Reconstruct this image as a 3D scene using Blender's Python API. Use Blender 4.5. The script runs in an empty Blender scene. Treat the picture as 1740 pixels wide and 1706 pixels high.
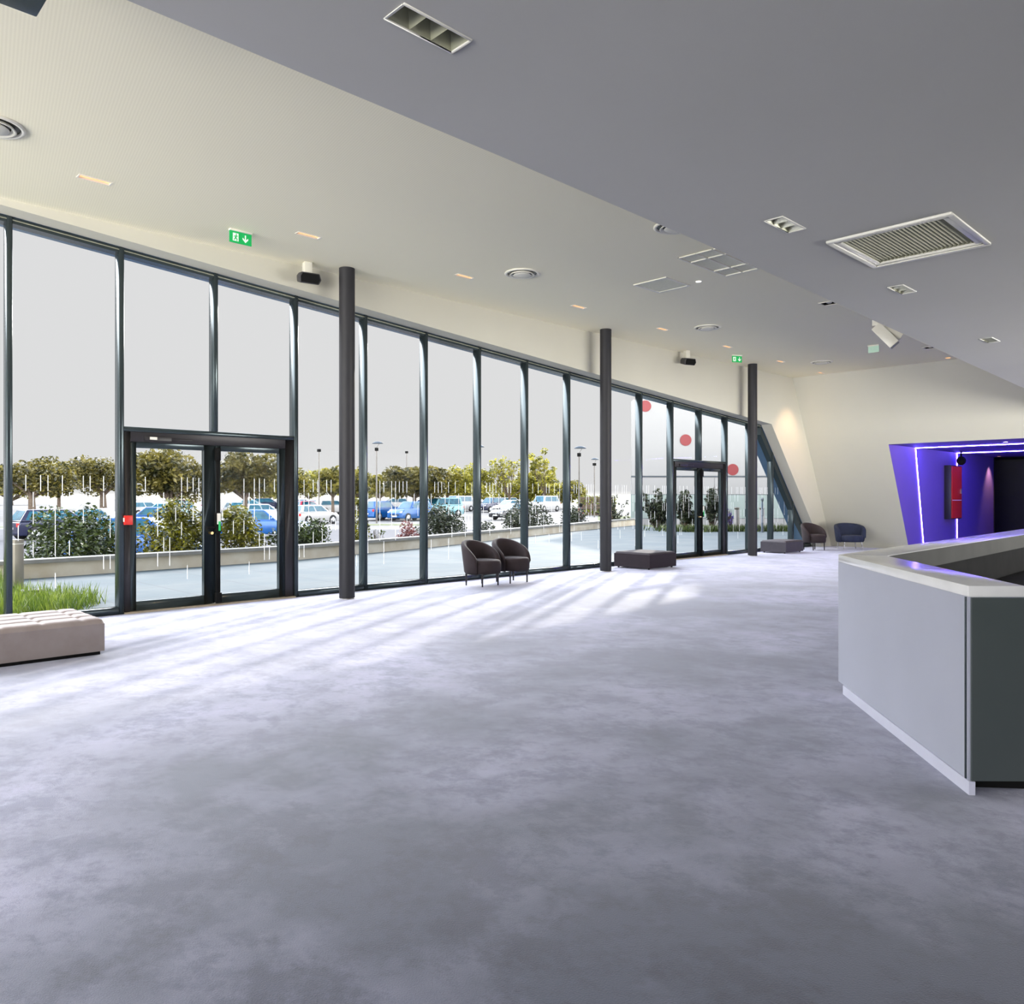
import bpy, bmesh, math, random
import numpy as np
from mathutils import Vector, Matrix

S = bpy.context.scene
COL = S.collection
PI = math.pi

# ------------------------------------------------------------------ camera
cam_d = bpy.data.cameras.new('camera')
cam = bpy.data.objects.new('camera', cam_d)
COL.objects.link(cam)
S.camera = cam
cam.location = (0, 0, 1.5)
cam.rotation_euler = (PI/2, 0, math.atan2(.717, .697) - PI/2)
cam_d.sensor_fit = 'HORIZONTAL'
cam_d.sensor_width = 36
cam_d.lens = 36*1327/1740
cam_d.shift_y = -(853-844)/1740
cam_d.clip_start = .05
cam_d.clip_end = 1000

# ------------------------------------------------------------------ view
S.view_settings.view_transform = 'Standard'
S.view_settings.look = 'None'
S.view_settings.gamma = 1
S.view_settings.exposure = 0.15
S.view_settings.use_curve_mapping = False
S.cycles.max_bounces = 10
S.cycles.diffuse_bounces = 6
S.cycles.glossy_bounces = 3
S.cycles.transmission_bounces = 4
S.cycles.transparent_max_bounces = 12
S.cycles.caustics_reflective = False
S.cycles.caustics_refractive = False
S.cycles.sample_clamp_indirect = 6

# ------------------------------------------------------------------ sky: hazy white horizon, bright bluish dome above
W = bpy.data.worlds.new('sky'); S.world = W
W.use_nodes = True
nt = W.node_tree; nt.nodes.clear()
tc = nt.nodes.new('ShaderNodeTexCoord'); sx = nt.nodes.new('ShaderNodeSeparateXYZ')
rp = nt.nodes.new('ShaderNodeValToRGB'); bg = nt.nodes.new('ShaderNodeBackground'); wo = nt.nodes.new('ShaderNodeOutputWorld')
nt.links.new(tc.outputs['Generated'], sx.inputs[0]); nt.links.new(sx.outputs['Z'], rp.inputs[0])
nt.links.new(rp.outputs[0], bg.inputs[0]); nt.links.new(bg.outputs[0], wo.inputs[0])
SKY = 24.0
BACK = 15.0
def sky(*c): return tuple(v/SKY for v in c)+(1,)
cr = rp.color_ramp
cr.elements[0].position = 0.0; cr.elements[0].color = sky(1.35, 1.32, 1.24)
cr.elements[1].position = 1.0; cr.elements[1].color = sky(2.0, 2.4, 3.2)
for p, c in ((.005, (.665, .665, .67)), (.31, (.665, .665, .67)), (.35, (10.8, 11.1, 11.5)), (.52, (10.8, 11.1, 11.8)), (.66, (8, 8.6, 9.6)), (.85, (3, 3.5, 4.4))):
    e = cr.elements.new(p); e.color = sky(*c)
# the half of the dome around the sun is brighter than the half behind the building
dt = nt.nodes.new('ShaderNodeVectorMath'); dt.operation = 'DOT_PRODUCT'; dt.inputs[1].default_value = (.25, .97, 0)
nt.links.new(tc.outputs['Generated'], dt.inputs[0])
mr = nt.nodes.new('ShaderNodeMapRange'); mr.inputs[1].default_value = -.5; mr.inputs[2].default_value = .35; mr.inputs[3].default_value = .16; mr.inputs[4].default_value = 1
nt.links.new(dt.outputs['Value'], mr.inputs[0])
lo = nt.nodes.new('ShaderNodeMapRange'); lo.inputs[1].default_value = .30; lo.inputs[2].default_value = .34; lo.inputs[3].default_value = 1; lo.inputs[4].default_value = 0
nt.links.new(sx.outputs['Z'], lo.inputs[0])
# low haze and ground opposite the windows, boosted as added fill for the room
bk = nt.nodes.new('ShaderNodeMapRange'); bk.inputs[1].default_value = .15; bk.inputs[2].default_value = -.45; bk.inputs[3].default_value = 1; bk.inputs[4].default_value = BACK
nt.links.new(dt.outputs['Value'], bk.inputs[0])
up = nt.nodes.new('ShaderNodeMath'); up.operation = 'GREATER_THAN'; up.inputs[1].default_value = -2; nt.links.new(sx.outputs['Z'], up.inputs[0])
bm1 = nt.nodes.new('ShaderNodeMath'); bm1.operation = 'SUBTRACT'; bm1.inputs[1].default_value = 1; nt.links.new(bk.outputs[0], bm1.inputs[0])
bm2 = nt.nodes.new('ShaderNodeMath'); bm2.operation = 'MULTIPLY_ADD'; bm2.inputs[2].default_value = 1; nt.links.new(bm1.outputs[0], bm2.inputs[0]); nt.links.new(up.outputs[0], bm2.inputs[1])
lb = nt.nodes.new('ShaderNodeMath'); lb.operation = 'MULTIPLY'; nt.links.new(lo.outputs[0], lb.inputs[0]); nt.links.new(bm2.outputs[0], lb.inputs[1])
mx = nt.nodes.new('ShaderNodeMath'); mx.operation = 'MAXIMUM'; nt.links.new(mr.outputs[0], mx.inputs[0]); nt.links.new(lb.outputs[0], mx.inputs[1])
mu = nt.nodes.new('ShaderNodeMath'); mu.operation = 'MULTIPLY'; mu.inputs[1].default_value = SKY; nt.links.new(mx.outputs[0], mu.inputs[0])
nt.links.new(mu.outputs[0], bg.inputs[1])

sun_d = bpy.data.lights.new('sun', 'SUN'); sun = bpy.data.objects.new('sun', sun_d); COL.objects.link(sun)
sun_d.energy = 3.2; sun_d.angle = math.radians(1.2); sun_d.color = (1, .95, .86)
sdir = Vector((.88*math.cos(math.radians(20)), .475*math.cos(math.radians(20)), math.sin(math.radians(20))))
sun.rotation_euler = sdir.to_track_quat('Z', 'Y').to_euler()

def portal(name, loc, rot, sx_, sy_):
    d = bpy.data.lights.new(name, 'AREA'); d.shape = 'RECTANGLE'; d.size = sx_; d.size_y = sy_
    d.cycles.is_portal = True
    o = bpy.data.objects.new(name, d); COL.objects.link(o); o.location = loc; o.rotation_euler = rot
portal('window_portal', (7.5, 11.3, 2.4), (-PI/2, 0, 0), 32, 5.2)
portal('left_portal', (-8.4, 2.7, 2.4), (0, -PI/2, 0), 5.0, 15.2)
portal('far_right_portal', (15.5, -5.4, 1.8), (PI/2, 0, 0), 11.2, 3.3)

# ================================================================== materials
def mat(name, col, rough=.5, metal=0., spec=.5, emit=None, estr=0., noise=None, bump=None, coat=0.):
    m = bpy.data.materials.new(name); m.use_nodes = True
    n = m.node_tree; b = n.nodes['Principled BSDF']
    b.inputs['Base Color'].default_value = (*col, 1); b.inputs['Roughness'].default_value = rough
    b.inputs['Metallic'].default_value = metal; b.inputs['Specular IOR Level'].default_value = spec
    b.inputs['Coat Weight'].default_value = coat
    if emit: b.inputs['Emission Color'].default_value = (*emit, 1); b.inputs['Emission Strength'].default_value = estr
    t = n.nodes.new('ShaderNodeTexCoord')
    if noise:                                   # (scale, second colour)
        nz = n.nodes.new('ShaderNodeTexNoise'); nz.inputs['Scale'].default_value = noise[0]; nz.inputs['Detail'].default_value = 5
        r = n.nodes.new('ShaderNodeValToRGB'); r.color_ramp.elements[0].position = .35; r.color_ramp.elements[1].position = .65
        r.color_ramp.elements[0].color = (*col, 1); r.color_ramp.elements[1].color = (*noise[1], 1)
        n.links.new(t.outputs['Object'], nz.inputs[0]); n.links.new(nz.outputs[0], r.inputs[0]); n.links.new(r.outputs[0], b.inputs['Base Color'])
    if bump:                                    # (scale, strength)
        nb = n.nodes.new('ShaderNodeTexNoise'); nb.inputs['Scale'].default_value = bump[0]; nb.inputs['Detail'].default_value = 4
        bp = n.nodes.new('ShaderNodeBump'); bp.inputs['Strength'].default_value = bump[1]; bp.inputs['Distance'].default_value = .01
        n.links.new(t.outputs['Object'], nb.inputs[0]); n.links.new(nb.outputs[0], bp.inputs['Height']); n.links.new(bp.outputs[0], b.inputs['Normal'])
    return m

M = {}
M['wall'] = mat('cream wall paint', (.62, .60, .51), .7, noise=(.6, (.59, .57, .485)), bump=(90, .05))
M['wall_end'] = mat('end wall paint', (.64, .625, .53), .7, noise=(.5, (.61, .595, .505)), bump=(90, .05))
M['vent_frame'] = mat('grey white vent frame', (.72, .71, .66), .45, noise=(8, (.69, .68, .63)))
M['wall_dark'] = mat('dark grey of unseen wall to cut bounce', (.10, .10, .10), .7, noise=(.5, (.12, .12, .12)))
M['soffit'] = mat('grey soffit paint', (.52, .515, .49), .75, noise=(.5, (.495, .49, .465)), bump=(90, .04))
M['frame'] = mat('dark anodised frame', (.045, .06, .065), .22, .55, noise=(2, (.05, .068, .075)))
M['frame_black'] = mat('black door frame', (.022, .02, .022), .4, .2, noise=(3, (.027, .024, .026)))
M['column'] = mat('charcoal painted steel', (.026, .026, .030), .5, .0, noise=(2, (.031, .030, .034)), spec=.25)
M['white'] = mat('white plastic', (.82, .79, .70), .45, noise=(8, (.79, .76, .67)))
M['white_metal'] = mat('white enamel', (.82, .79, .69), .3, noise=(8, (.79, .76, .66)))
M['cream_metal'] = mat('cream enamel', (.7, .68, .6), .35, noise=(6, (.67, .65, .57)))
M['dark_plastic'] = mat('dark speaker plastic', (.03, .03, .035), .5, noise=(20, (.04, .038, .04)), bump=(300, .3))
M['black'] = mat('black', (.008, .008, .008), .8, noise=(5, (.011, .011, .011)), spec=.08)
M['reflector'] = mat('bronze reflector', (.55, .55, .42), .25, .7, noise=(6, (.5, .5, .4)))
M['metal'] = mat('brushed metal', (.22, .21, .20), .5, 1., noise=(15, (.55, .55, .56)))
M['brass'] = mat('brass', (.7, .5, .25), .3, 1., noise=(15, (.65, .45, .2)))
M['leg'] = mat('dark metal leg', (.03, .028, .03), .25, .7, noise=(10, (.04, .036, .038)))
M['red_plastic'] = mat('red plastic', (.75, .03, .02), .35, noise=(10, (.7, .03, .02)))
M['green_sign'] = mat('green sign', (.0, .38, .09), .4, emit=(.0, .5, .1), estr=.25, noise=(10, (.0, .34, .08)))
M['sign_white'] = mat('sign white', (.75, .85, .75), .4, emit=(.75, 1, .8), estr=.35, noise=(10, (.7, .8, .7)))
M['pale_green'] = mat('pale green glass sign', (.55, .72, .6), .2, emit=(.5, .8, .6), estr=.15, noise=(6, (.5, .68, .56)))
M['warm_lamp'] = mat('warm lamp', (.3, .18, .1), .4, emit=(1, .46, .17), estr=1.3, noise=(6, (.8, .6, .4)))
M['led_white'] = mat('white led', (1, 1, 1), .4, emit=(1, .93, .85), estr=6, noise=(6, (.9, .9, .9)))
M['led_blue'] = mat('blue led', (.1, .1, 1), .4, emit=(.15, .10, 1), estr=130, noise=(6, (.1, .1, .9)))
M['brown_fab'] = mat('brown velvet', (.016, .0085, .010), .85, noise=(9, (.022, .012, .014)), bump=(220, .25))
M['brown_fab'].node_tree.nodes['Principled BSDF'].inputs['Sheen Weight'].default_value = .03
M['blue_fab'] = mat('navy velvet', (.010, .016, .045), .8, noise=(9, (.015, .024, .06)), bump=(220, .25))
M['blue_fab'].node_tree.nodes['Principled BSDF'].inputs['Sheen Weight'].default_value = .03
M['taupe'] = mat('taupe upholstery', (.25, .205, .195), .6, noise=(7, (.28, .235, .225)), bump=(260, .15))
M['plum_fab'] = mat('dark plum upholstery', (.013, .0065, .011), .85, noise=(7, (.017, .009, .014)), bump=(260, .15))
M['grey_fab'] = mat('grey upholstery', (.045, .04, .05), .7, noise=(7, (.055, .048, .058)), bump=(260, .15))
M['laminate'] = mat('blue grey laminate', (.44, .46, .55), .42, noise=(1.5, (.465, .485, .58)))
M['laminate_shaded'] = mat('dark green grey laminate with painted shade', (.065, .08, .08), .4, noise=(1.5, (.075, .09, .09)))
M['fascia'] = mat('dark grey fascia', (.05, .05, .045), .7, noise=(3, (.06, .06, .054)), spec=.2)
M['counter_top'] = mat('pale stone worktop', (.84, .84, .84), .16, noise=(5, (.78, .78, .78)), spec=.7)
M['plinth'] = mat('lavender plinth', (.68, .69, .82), .35, noise=(4, (.64, .65, .78)))
M['grille_dark'] = mat('olive grille', (.36, .36, .26), .5, .1, noise=(9, (.4, .4, .3)))
M['filter'] = mat('filter mesh', (.80, .79, .64), .7, noise=(60, (.72, .71, .57)), bump=(300, .5))
M['trunk'] = mat('bark', (.07, .05, .035), .9, noise=(6, (.12, .09, .065)), bump=(14, .8))
M['steel_post'] = mat('bronze steel bollard', (.30, .27, .22), .35, .6, noise=(2, (.34, .31, .26)))
M['concrete_cap'] = mat('white concrete cap', (.22, .215, .20), .8, noise=(4, (.18, .175, .16)), bump=(30, .2))
M['parapet'] = mat('beige stained render', (.50, .43, .32), .85, noise=(2.2, (.60, .55, .45)), bump=(30, .2))
M['asphalt'] = mat('pale asphalt', (.052, .052, .062), .9, noise=(.8, (.064, .063, .071)), bump=(20, .3))
M['lot'] = mat('bright concrete lot', (.135, .13, .12), .9, noise=(.3, (.105, .10, .10)), bump=(20, .3))
M['verge'] = mat('verge grass', (.05, .07, .012), .95, noise=(3, (.09, .1, .03)), bump=(40, .8))
M['panel'] = mat('white wing panel', (.23, .23, .23), .6, noise=(.3, (.22, .22, .22)))
M['panel_low'] = mat('grey green wing panel', (.20, .245, .235), .6, noise=(.5, (.185, .23, .215)))
M['red_disc'] = mat('red disc', (.15, .003, .006), .5, noise=(2, (.14, .003, .006)))
M['glass_car'] = mat('car glass', (.004, .05, .09), .12, .0, noise=(3, (.012, .10, .15)), spec=.4)
M['tire'] = mat('tyre', (.015, .015, .016), .8, noise=(9, (.02, .02, .02)))
M['rim'] = mat('wheel rim', (.45, .46, .48), .3, .8, noise=(9, (.4, .41, .43)))
M['tail'] = mat('tail lamp', (.5, .01, .01), .2, emit=(1, .02, .02), estr=.1, noise=(9, (.45, .01, .01)))
M['headlamp'] = mat('head lamp', (.75, .78, .8), .1, noise=(9, (.7, .73, .75)))
M['plate'] = mat('number plate', (.8, .8, .78), .4, noise=(30, (.7, .7, .68)))
M['lamp_disc'] = mat('lamp reflector disc', (.04, .055, .075), .6, noise=(3, (.05, .07, .09)))
M['lamp_pole'] = mat('lamp pole', (.12, .11, .10), .5, .3, noise=(3, (.15, .14, .13)))
M['skin'] = mat('skin', (.5, .3, .22), .6, noise=(9, (.46, .27, .2)))
M['cloth_dark'] = mat('dark clothes', (.03, .03, .05), .8, noise=(9, (.05, .045, .06)))
M['cloth_red'] = mat('brown red jacket', (.2, .06, .05), .8, noise=(9, (.17, .05, .05)))
M['threshold'] = mat('beige threshold', (.5, .42, .3), .5, noise=(4, (.42, .35, .25)))
M['cladding'] = mat('blue grey cladding', (.10, .17, .27), .28, .5, noise=(1, (.12, .2, .31)))
M['corridor'] = mat('corridor paint', (.16, .10, .38), .6, noise=(1, (.15, .095, .36)))
M['corridor_end'] = mat('black corridor paint', (.02, .02, .018), .6, noise=(1, (.028, .028, .024)))

def glass_mat():
    m = bpy.data.materials.new('window glass'); m.use_nodes = True; n = m.node_tree; n.nodes.clear()
    o = n.nodes.new('ShaderNodeOutputMaterial'); mx = n.nodes.new('ShaderNodeMixShader')
    t = n.nodes.new('ShaderNodeBsdfTransparent'); t.inputs[0].default_value = (.985, .99, .988, 1)
    g = n.nodes.new('ShaderNodeBsdfGlossy'); g.inputs['Roughness'].default_value = .02; g.inputs[0].default_value = (.9, .95, .95, 1)
    lw = n.nodes.new('ShaderNodeLayerWeight'); lw.inputs[0].default_value = .5
    pw = n.nodes.new('ShaderNodeMath'); pw.operation = 'POWER'; pw.inputs[1].default_value = 5; n.links.new(lw.outputs['Facing'], pw.inputs[0])
    f = n.nodes.new('ShaderNodeMath'); f.operation = 'MULTIPLY_ADD'; f.inputs[1].default_value = .25; f.inputs[2].default_value = .002; n.links.new(pw.outputs[0], f.inputs[0])
    n.links.new(f.outputs[0], mx.inputs[0]); n.links.new(t.outputs[0], mx.inputs[1]); n.links.new(g.outputs[0], mx.inputs[2]); n.links.new(mx.outputs[0], o.inputs[0])
    return m
M['glass'] = glass_mat()

def decal_mat():
    m = bpy.data.materials.new('frosted white film'); m.use_nodes = True; n = m.node_tree; n.nodes.clear()
    o = n.nodes.new('ShaderNodeOutputMaterial'); mx = n.nodes.new('ShaderNodeMixShader'); mx.inputs[0].default_value = .6
    d = n.nodes.new('ShaderNodeBsdfDiffuse'); t = n.nodes.new('ShaderNodeBsdfTranslucent')
    for b in (d, t): b.inputs[0].default_value = (.7, .7, .7, 1)
    n.links.new(d.outputs[0], mx.inputs[1]); n.links.new(t.outputs[0], mx.inputs[2]); n.links.new(mx.outputs[0], o.inputs[0])
    return m
M['decal'] = decal_mat()

def leaf_mat(name, dark, light, transl=.35, scale=1.3):
    m = bpy.data.materials.new(name); m.use_nodes = True; n = m.node_tree; n.nodes.clear()
    o = n.nodes.new('ShaderNodeOutputMaterial'); mx = n.nodes.new('ShaderNodeMixShader'); mx.inputs[0].default_value = transl
    d = n.nodes.new('ShaderNodeBsdfPrincipled'); d.inputs['Roughness'].default_value = .45
    t = n.nodes.new('ShaderNodeBsdfTranslucent')
    tcn = n.nodes.new('ShaderNodeTexCoord'); nz = n.nodes.new('ShaderNodeTexNoise'); nz.inputs['Scale'].default_value = scale; nz.inputs['Detail'].default_value = 6
    nz.inputs['Roughness'].default_value = .75
    r = n.nodes.new('ShaderNodeValToRGB'); r.color_ramp.elements[0].position = .42; r.color_ramp.elements[1].position = .62
    r.color_ramp.elements[0].color = (*dark, 1); r.color_ramp.elements[1].color = (*light, 1)
    n.links.new(tcn.outputs['Object'], nz.inputs[0]); n.links.new(nz.outputs[0], r.inputs[0])
    n.links.new(r.outputs[0], d.inputs['Base Color']); n.links.new(r.outputs[0], t.inputs[0])
    n.links.new(d.outputs[0], mx.inputs[1]); n.links.new(t.outputs[0], mx.inputs[2]); n.links.new(mx.outputs[0], o.inputs[0])
    return m
M['leaf_dark'] = leaf_mat('dark olive leaves', (.010, .014, .002), (.20, .165, .03))
M['leaf_mid'] = leaf_mat('olive leaves', (.022, .026, .002), (.30, .26, .03))
M['leaf_yellow'] = leaf_mat('yellow green leaves', (.07, .075, .004), (.42, .38, .045))
M['leaf_shrub'] = leaf_mat('glossy shrub leaves', (.005, .013, .002), (.085, .12, .02), .25, 5)
M['leaf_shrub_y'] = leaf_mat('yellowing shrub leaves', (.008, .016, .001), (.25, .23, .01), .3, 5)
M['leaf_grey'] = leaf_mat('grey green leaves', (.008, .013, .007), (.06, .075, .035), .25, 5)
M['leaf_red'] = leaf_mat('red brown leaves', (.10, .03, .03), (.26, .09, .08), .3, 5)
M['leaf_purple'] = leaf_mat('purple leaves', (.05, .03, .15), (.2, .15, .5), .3, 5)
M['leaf_hedge'] = leaf_mat('bright hedge leaves', (.08, .11, .01), (.24, .26, .03), .3, 2)
M['grass'] = leaf_mat('grass blades', (.06, .11, .01), (.22, .28, .04), .35, 3)

def ceiling_mat():
    m = mat('cream perforated ceiling', (.80, .78, .69), .8)
    n = m.node_tree; b = n.nodes['Principled BSDF']
    g = n.nodes.new('ShaderNodeNewGeometry'); mp = n.nodes.new('ShaderNodeMapping'); mp.inputs['Rotation'].default_value = (0, 0, math.radians(10))
    w = n.nodes.new('ShaderNodeTexWave'); w.wave_type = 'BANDS'; w.bands_direction = 'X'; w.inputs['Scale'].default_value = 12.5
    r = n.nodes.new('ShaderNodeValToRGB'); r.color_ramp.elements[0].color = (.89, .84, .64, 1); r.color_ramp.elements[1].color = (.945, .895, .69, 1)
    nz = n.nodes.new('ShaderNodeTexNoise'); nz.inputs['Scale'].default_value = .35
    n.links.new(g.outputs['Position'], mp.inputs[0]); n.links.new(mp.outputs[0], w.inputs[0]); n.links.new(w.outputs[0], r.inputs[0])
    n.links.new(r.outputs[0], b.inputs['Base Color'])
    return m
M['ceiling'] = ceiling_mat()

BIGLOC = (5, 3, 1)  # noise shifted so its dark patch adds shade to the near floor
def carpet_mat():
    m = bpy.data.materials.new('mottled grey blue carpet'); m.use_nodes = True; n = m.node_tree; b = n.nodes['Principled BSDF']
    b.inputs['Roughness'].default_value = .75; b.inputs['Specular IOR Level'].default_value = .5
    b.inputs['Sheen Weight'].default_value = .6; b.inputs['Sheen Roughness'].default_value = .5; b.inputs['Sheen Tint'].default_value = (.88, .88, 1, 1)
    g = n.nodes.new('ShaderNodeNewGeometry')
    def nz(scale, detail=5, rough=.6, stretch=(1, 1, 1), rot=0, dist=0., loc=(0, 0, 0)):
        mp = n.nodes.new('ShaderNodeMapping'); mp.inputs['Location'].default_value = loc; mp.inputs['Scale'].default_value = stretch; mp.inputs['Rotation'].default_value = (0, 0, rot)
        t = n.nodes.new('ShaderNodeTexNoise'); t.inputs['Scale'].default_value = scale; t.inputs['Detail'].default_value = detail
        t.inputs['Roughness'].default_value = rough; t.inputs['Distortion'].default_value = dist
        n.links.new(g.outputs['Position'], mp.inputs[0]); n.links.new(mp.outputs[0], t.inputs[0]); return t.outputs[0]
    def ramp(src, p0, p1, c0, c1):
        r = n.nodes.new('ShaderNodeValToRGB'); r.color_ramp.elements[0].position = p0; r.color_ramp.elements[1].position = p1
        r.color_ramp.elements[0].color = (*c0, 1); r.color_ramp.elements[1].color = (*c1, 1); n.links.new(src, r.inputs[0]); return r.outputs[0]
    def mixc(kind, f, a, c):
        x = n.nodes.new('ShaderNodeMix'); x.data_type = 'RGBA'; x.blend_type = kind; x.inputs[0].default_value = f
        n.links.new(a, x.inputs[6]); n.links.new(c, x.inputs[7]); return x.outputs[2]
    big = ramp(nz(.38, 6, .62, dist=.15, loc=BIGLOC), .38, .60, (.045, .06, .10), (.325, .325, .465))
    patch = ramp(nz(2.6, 9, .78, (1, .85, 1), .6, .0), .42, .53, (.44, .48, .56), (1, 1, 1))
    foot = ramp(nz(8.5, 7, .75, (1, .8, 1), .9), .36, .47, (.60, .63, .68), (1, 1, 1))
    fine = ramp(nz(160, 2, .6), .3, .7, (.80, .80, .82), (1, 1, 1))
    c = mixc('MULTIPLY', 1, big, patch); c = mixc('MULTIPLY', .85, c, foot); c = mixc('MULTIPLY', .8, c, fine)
    n.links.new(c, b.inputs['Base Color'])
    bp = n.nodes.new('ShaderNodeBump'); bp.inputs['Strength'].default_value = .35; bp.inputs['Distance'].default_value = .008
    n.links.new(nz(170, 3, .7), bp.inputs['Height']); n.links.new(bp.outputs[0], b.inputs['Normal'])
    return m
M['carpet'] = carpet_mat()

def paver_mat():
    m = mat('pale concrete pavers', (.62, .66, .67), .75)
    n = m.node_tree; b = n.nodes['Principled BSDF']; g = n.nodes.new('ShaderNodeNewGeometry')
    br = n.nodes.new('ShaderNodeTexBrick'); br.inputs['Color1'].default_value = (.052, .067, .07, 1); br.inputs['Color2'].default_value = (.046, .061, .065, 1)
    br.inputs['Mortar'].default_value = (.03, .035, .038, 1); br.offset = 0; br.inputs['Scale'].default_value = 1
    br.inputs['Brick Width'].default_value = 1.22; br.inputs['Row Height'].default_value = 1.22; br.inputs['Mortar Size'].default_value = .016
    nz = n.nodes.new('ShaderNodeTexNoise'); nz.inputs['Scale'].default_value = .8; nz.inputs['Detail'].default_value = 6
    r = n.nodes.new('ShaderNodeValToRGB'); r.color_ramp.elements[0].color = (.58, .76, .84, 1); r.color_ramp.elements[0].position = .42; r.color_ramp.elements[1].position = .58
    x = n.nodes.new('ShaderNodeMix'); x.data_type = 'RGBA'; x.blend_type = 'MULTIPLY'; x.inputs[0].default_value = 1
    n.links.new(g.outputs['Position'], br.inputs[0]); n.links.new(g.outputs['Position'], nz.inputs[0]); n.links.new(nz.outputs[0], r.inputs[0])
    n.links.new(br.outputs[0], x.inputs[6]); n.links.new(r.outputs[0], x.inputs[7]); n.links.new(x.outputs[2], b.inputs['Base Color'])
    return m
M['paver'] = paver_mat()

# ================================================================== helpers
def tag(o, label, cat, group=None, kind=None):
    if label: o['label'] = label
    if cat: o['category'] = cat
    if group: o['group'] = group
    if kind: o['kind'] = kind
    return o
def empty(name, loc=(0, 0, 0), rz=0):
    o = bpy.data.objects.new(name, None); COL.objects.link(o); o.location = loc; o.rotation_euler = (0, 0, rz); o.empty_display_size = .1
    return o
class MB:
    def __init__(s): s.v = []; s.f = []; s.sm = []
    def add(s, vs, fs, smooth=False):
        k = len(s.v); s.v += [tuple(p) for p in vs]; s.f += [tuple(i+k for i in f) for f in fs]; s.sm += [smooth]*len(fs); return s
    def box(s, x0, y0, z0, x1, y1, z1):
        v = [(x0,y0,z0),(x1,y0,z0),(x1,y1,z0),(x0,y1,z0),(x0,y0,z1),(x1,y0,z1),(x1,y1,z1),(x0,y1,z1)]
        return s.add(v, [(0,3,2,1),(4,5,6,7),(0,1,5,4),(1,2,6,5),(2,3,7,6),(3,0,4,7)])
    def prism_y(s, pts, y0, y1):                 # polygon in x,z  (counter-clockwise)
        n = len(pts); v = [(x, y0, z) for x, z in pts]+[(x, y1, z) for x, z in pts]
        return s.add(v, [tuple(range(n)), tuple(range(2*n-1, n-1, -1))]+[((i+1) % n, i, i+n, (i+1) % n+n) for i in range(n)])
    def prism_z(s, pts, z0, z1):                 # polygon in x,y
        n = len(pts); v = [(x, y, z0) for x, y in pts]+[(x, y, z1) for x, y in pts]
        return s.add(v, [tuple(range(n-1, -1, -1)), tuple(range(n, 2*n))]+[(i, (i+1) % n, (i+1) % n+n, i+n) for i in range(n)])
    def lathe(s, prof, n=24, c=(0, 0), smooth=True, a0=0, a1=2*PI):     # prof: (r,z)
        full = abs(a1-a0-2*PI) < 1e-6; m = n if full else n+1; v = []
        for r, z in prof:
            for i in range(m):
                a = a0+(a1-a0)*i/n; v.append((c[0]+r*math.cos(a), c[1]+r*math.sin(a), z))
        f = []
        for j in range(len(prof)-1):
            for i in range(n):
                i2 = (i+1) % m; f.append((j*m+i, j*m+i2, (j+1)*m+i2, (j+1)*m+i))
        return s.add(v, f, smooth)
    def tube(s, p, q, r0, r1=None, n=8, smooth=True):
        r1 = r0 if r1 is None else r1; p = Vector(p); q = Vector(q); d = (q-p).normalized()
        a = d.orthogonal().normalized(); b = d.cross(a); v = []
        for o, r in ((p, r0), (q, r1)):
            for i in range(n):
                t = 2*PI*i/n; v.append(o+a*r*math.cos(t)+b*r*math.sin(t))
        s.add(v, [(i, (i+1) % n, (i+1) % n+n, i+n) for i in range(n)], smooth)
        return s.add(v, [tuple(range(n-1, -1, -1)), tuple(range(n, 2*n))])
    def xf(s, m):
        s.v = [tuple(m @ Vector(p)) for p in s.v]; return s
    def build(s, name, m, parent=None, bevel=0, seg=2):
        me = bpy.data.meshes.new(name); me.from_pydata(s.v, [], s.f); me.materials.append(m)
        me.polygons.foreach_set('use_smooth', s.sm)
        if bevel:
            bm = bmesh.new(); bm.from_mesh(me); bmesh.ops.remove_doubles(bm, verts=bm.verts, dist=1e-5)
            es = [e for e in bm.edges if len(e.link_faces) == 2 and e.calc_face_angle(0) > .5]
            bmesh.ops.bevel(bm, geom=es, offset=bevel, segments=seg, affect='EDGES', profile=.6, clamp_overlap=True)
            for f in bm.faces: f.smooth = True
            bmesh.ops.recalc_face_normals(bm, faces=bm.faces)
            bm.to_mesh(me); bm.free()
            try: me.set_sharp_from_angle(angle=math.radians(50))
            except Exception: pass
        else:
            bm = bmesh.new(); bm.from_mesh(me); bmesh.ops.recalc_face_normals(bm, faces=bm.faces); bm.to_mesh(me); bm.free()
        o = bpy.data.objects.new(name, me); COL.objects.link(o)
        if parent: o.parent = parent
        return o
def struct(o, label=None):
    o['kind'] = 'structure'
    if label: o['label'] = label
    return o
def children(o): return [c for c in bpy.data.objects if c.parent == o]
def copy_tree(o, parent=None):
    c = o.copy(); COL.objects.link(c); c.parent = parent
    for ch in children(o): copy_tree(ch, c)
    return c

H = 4.86                                        # main ceiling height
HB = 3.40                                       # lowered grey ceiling height
GY = 10.6                                       # inner face of the curtain wall
def head(x): return min(4.82, 4.93-.0735*x)
XH = (4.93-4.82)/.0735
SX0, SX1 = 19.85, 22.95
SZ0 = head(SX0)
def top(x): return head(x) if x <= SX0 else max(0, SZ0*(SX1-x)/(SX1-SX0))

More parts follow.
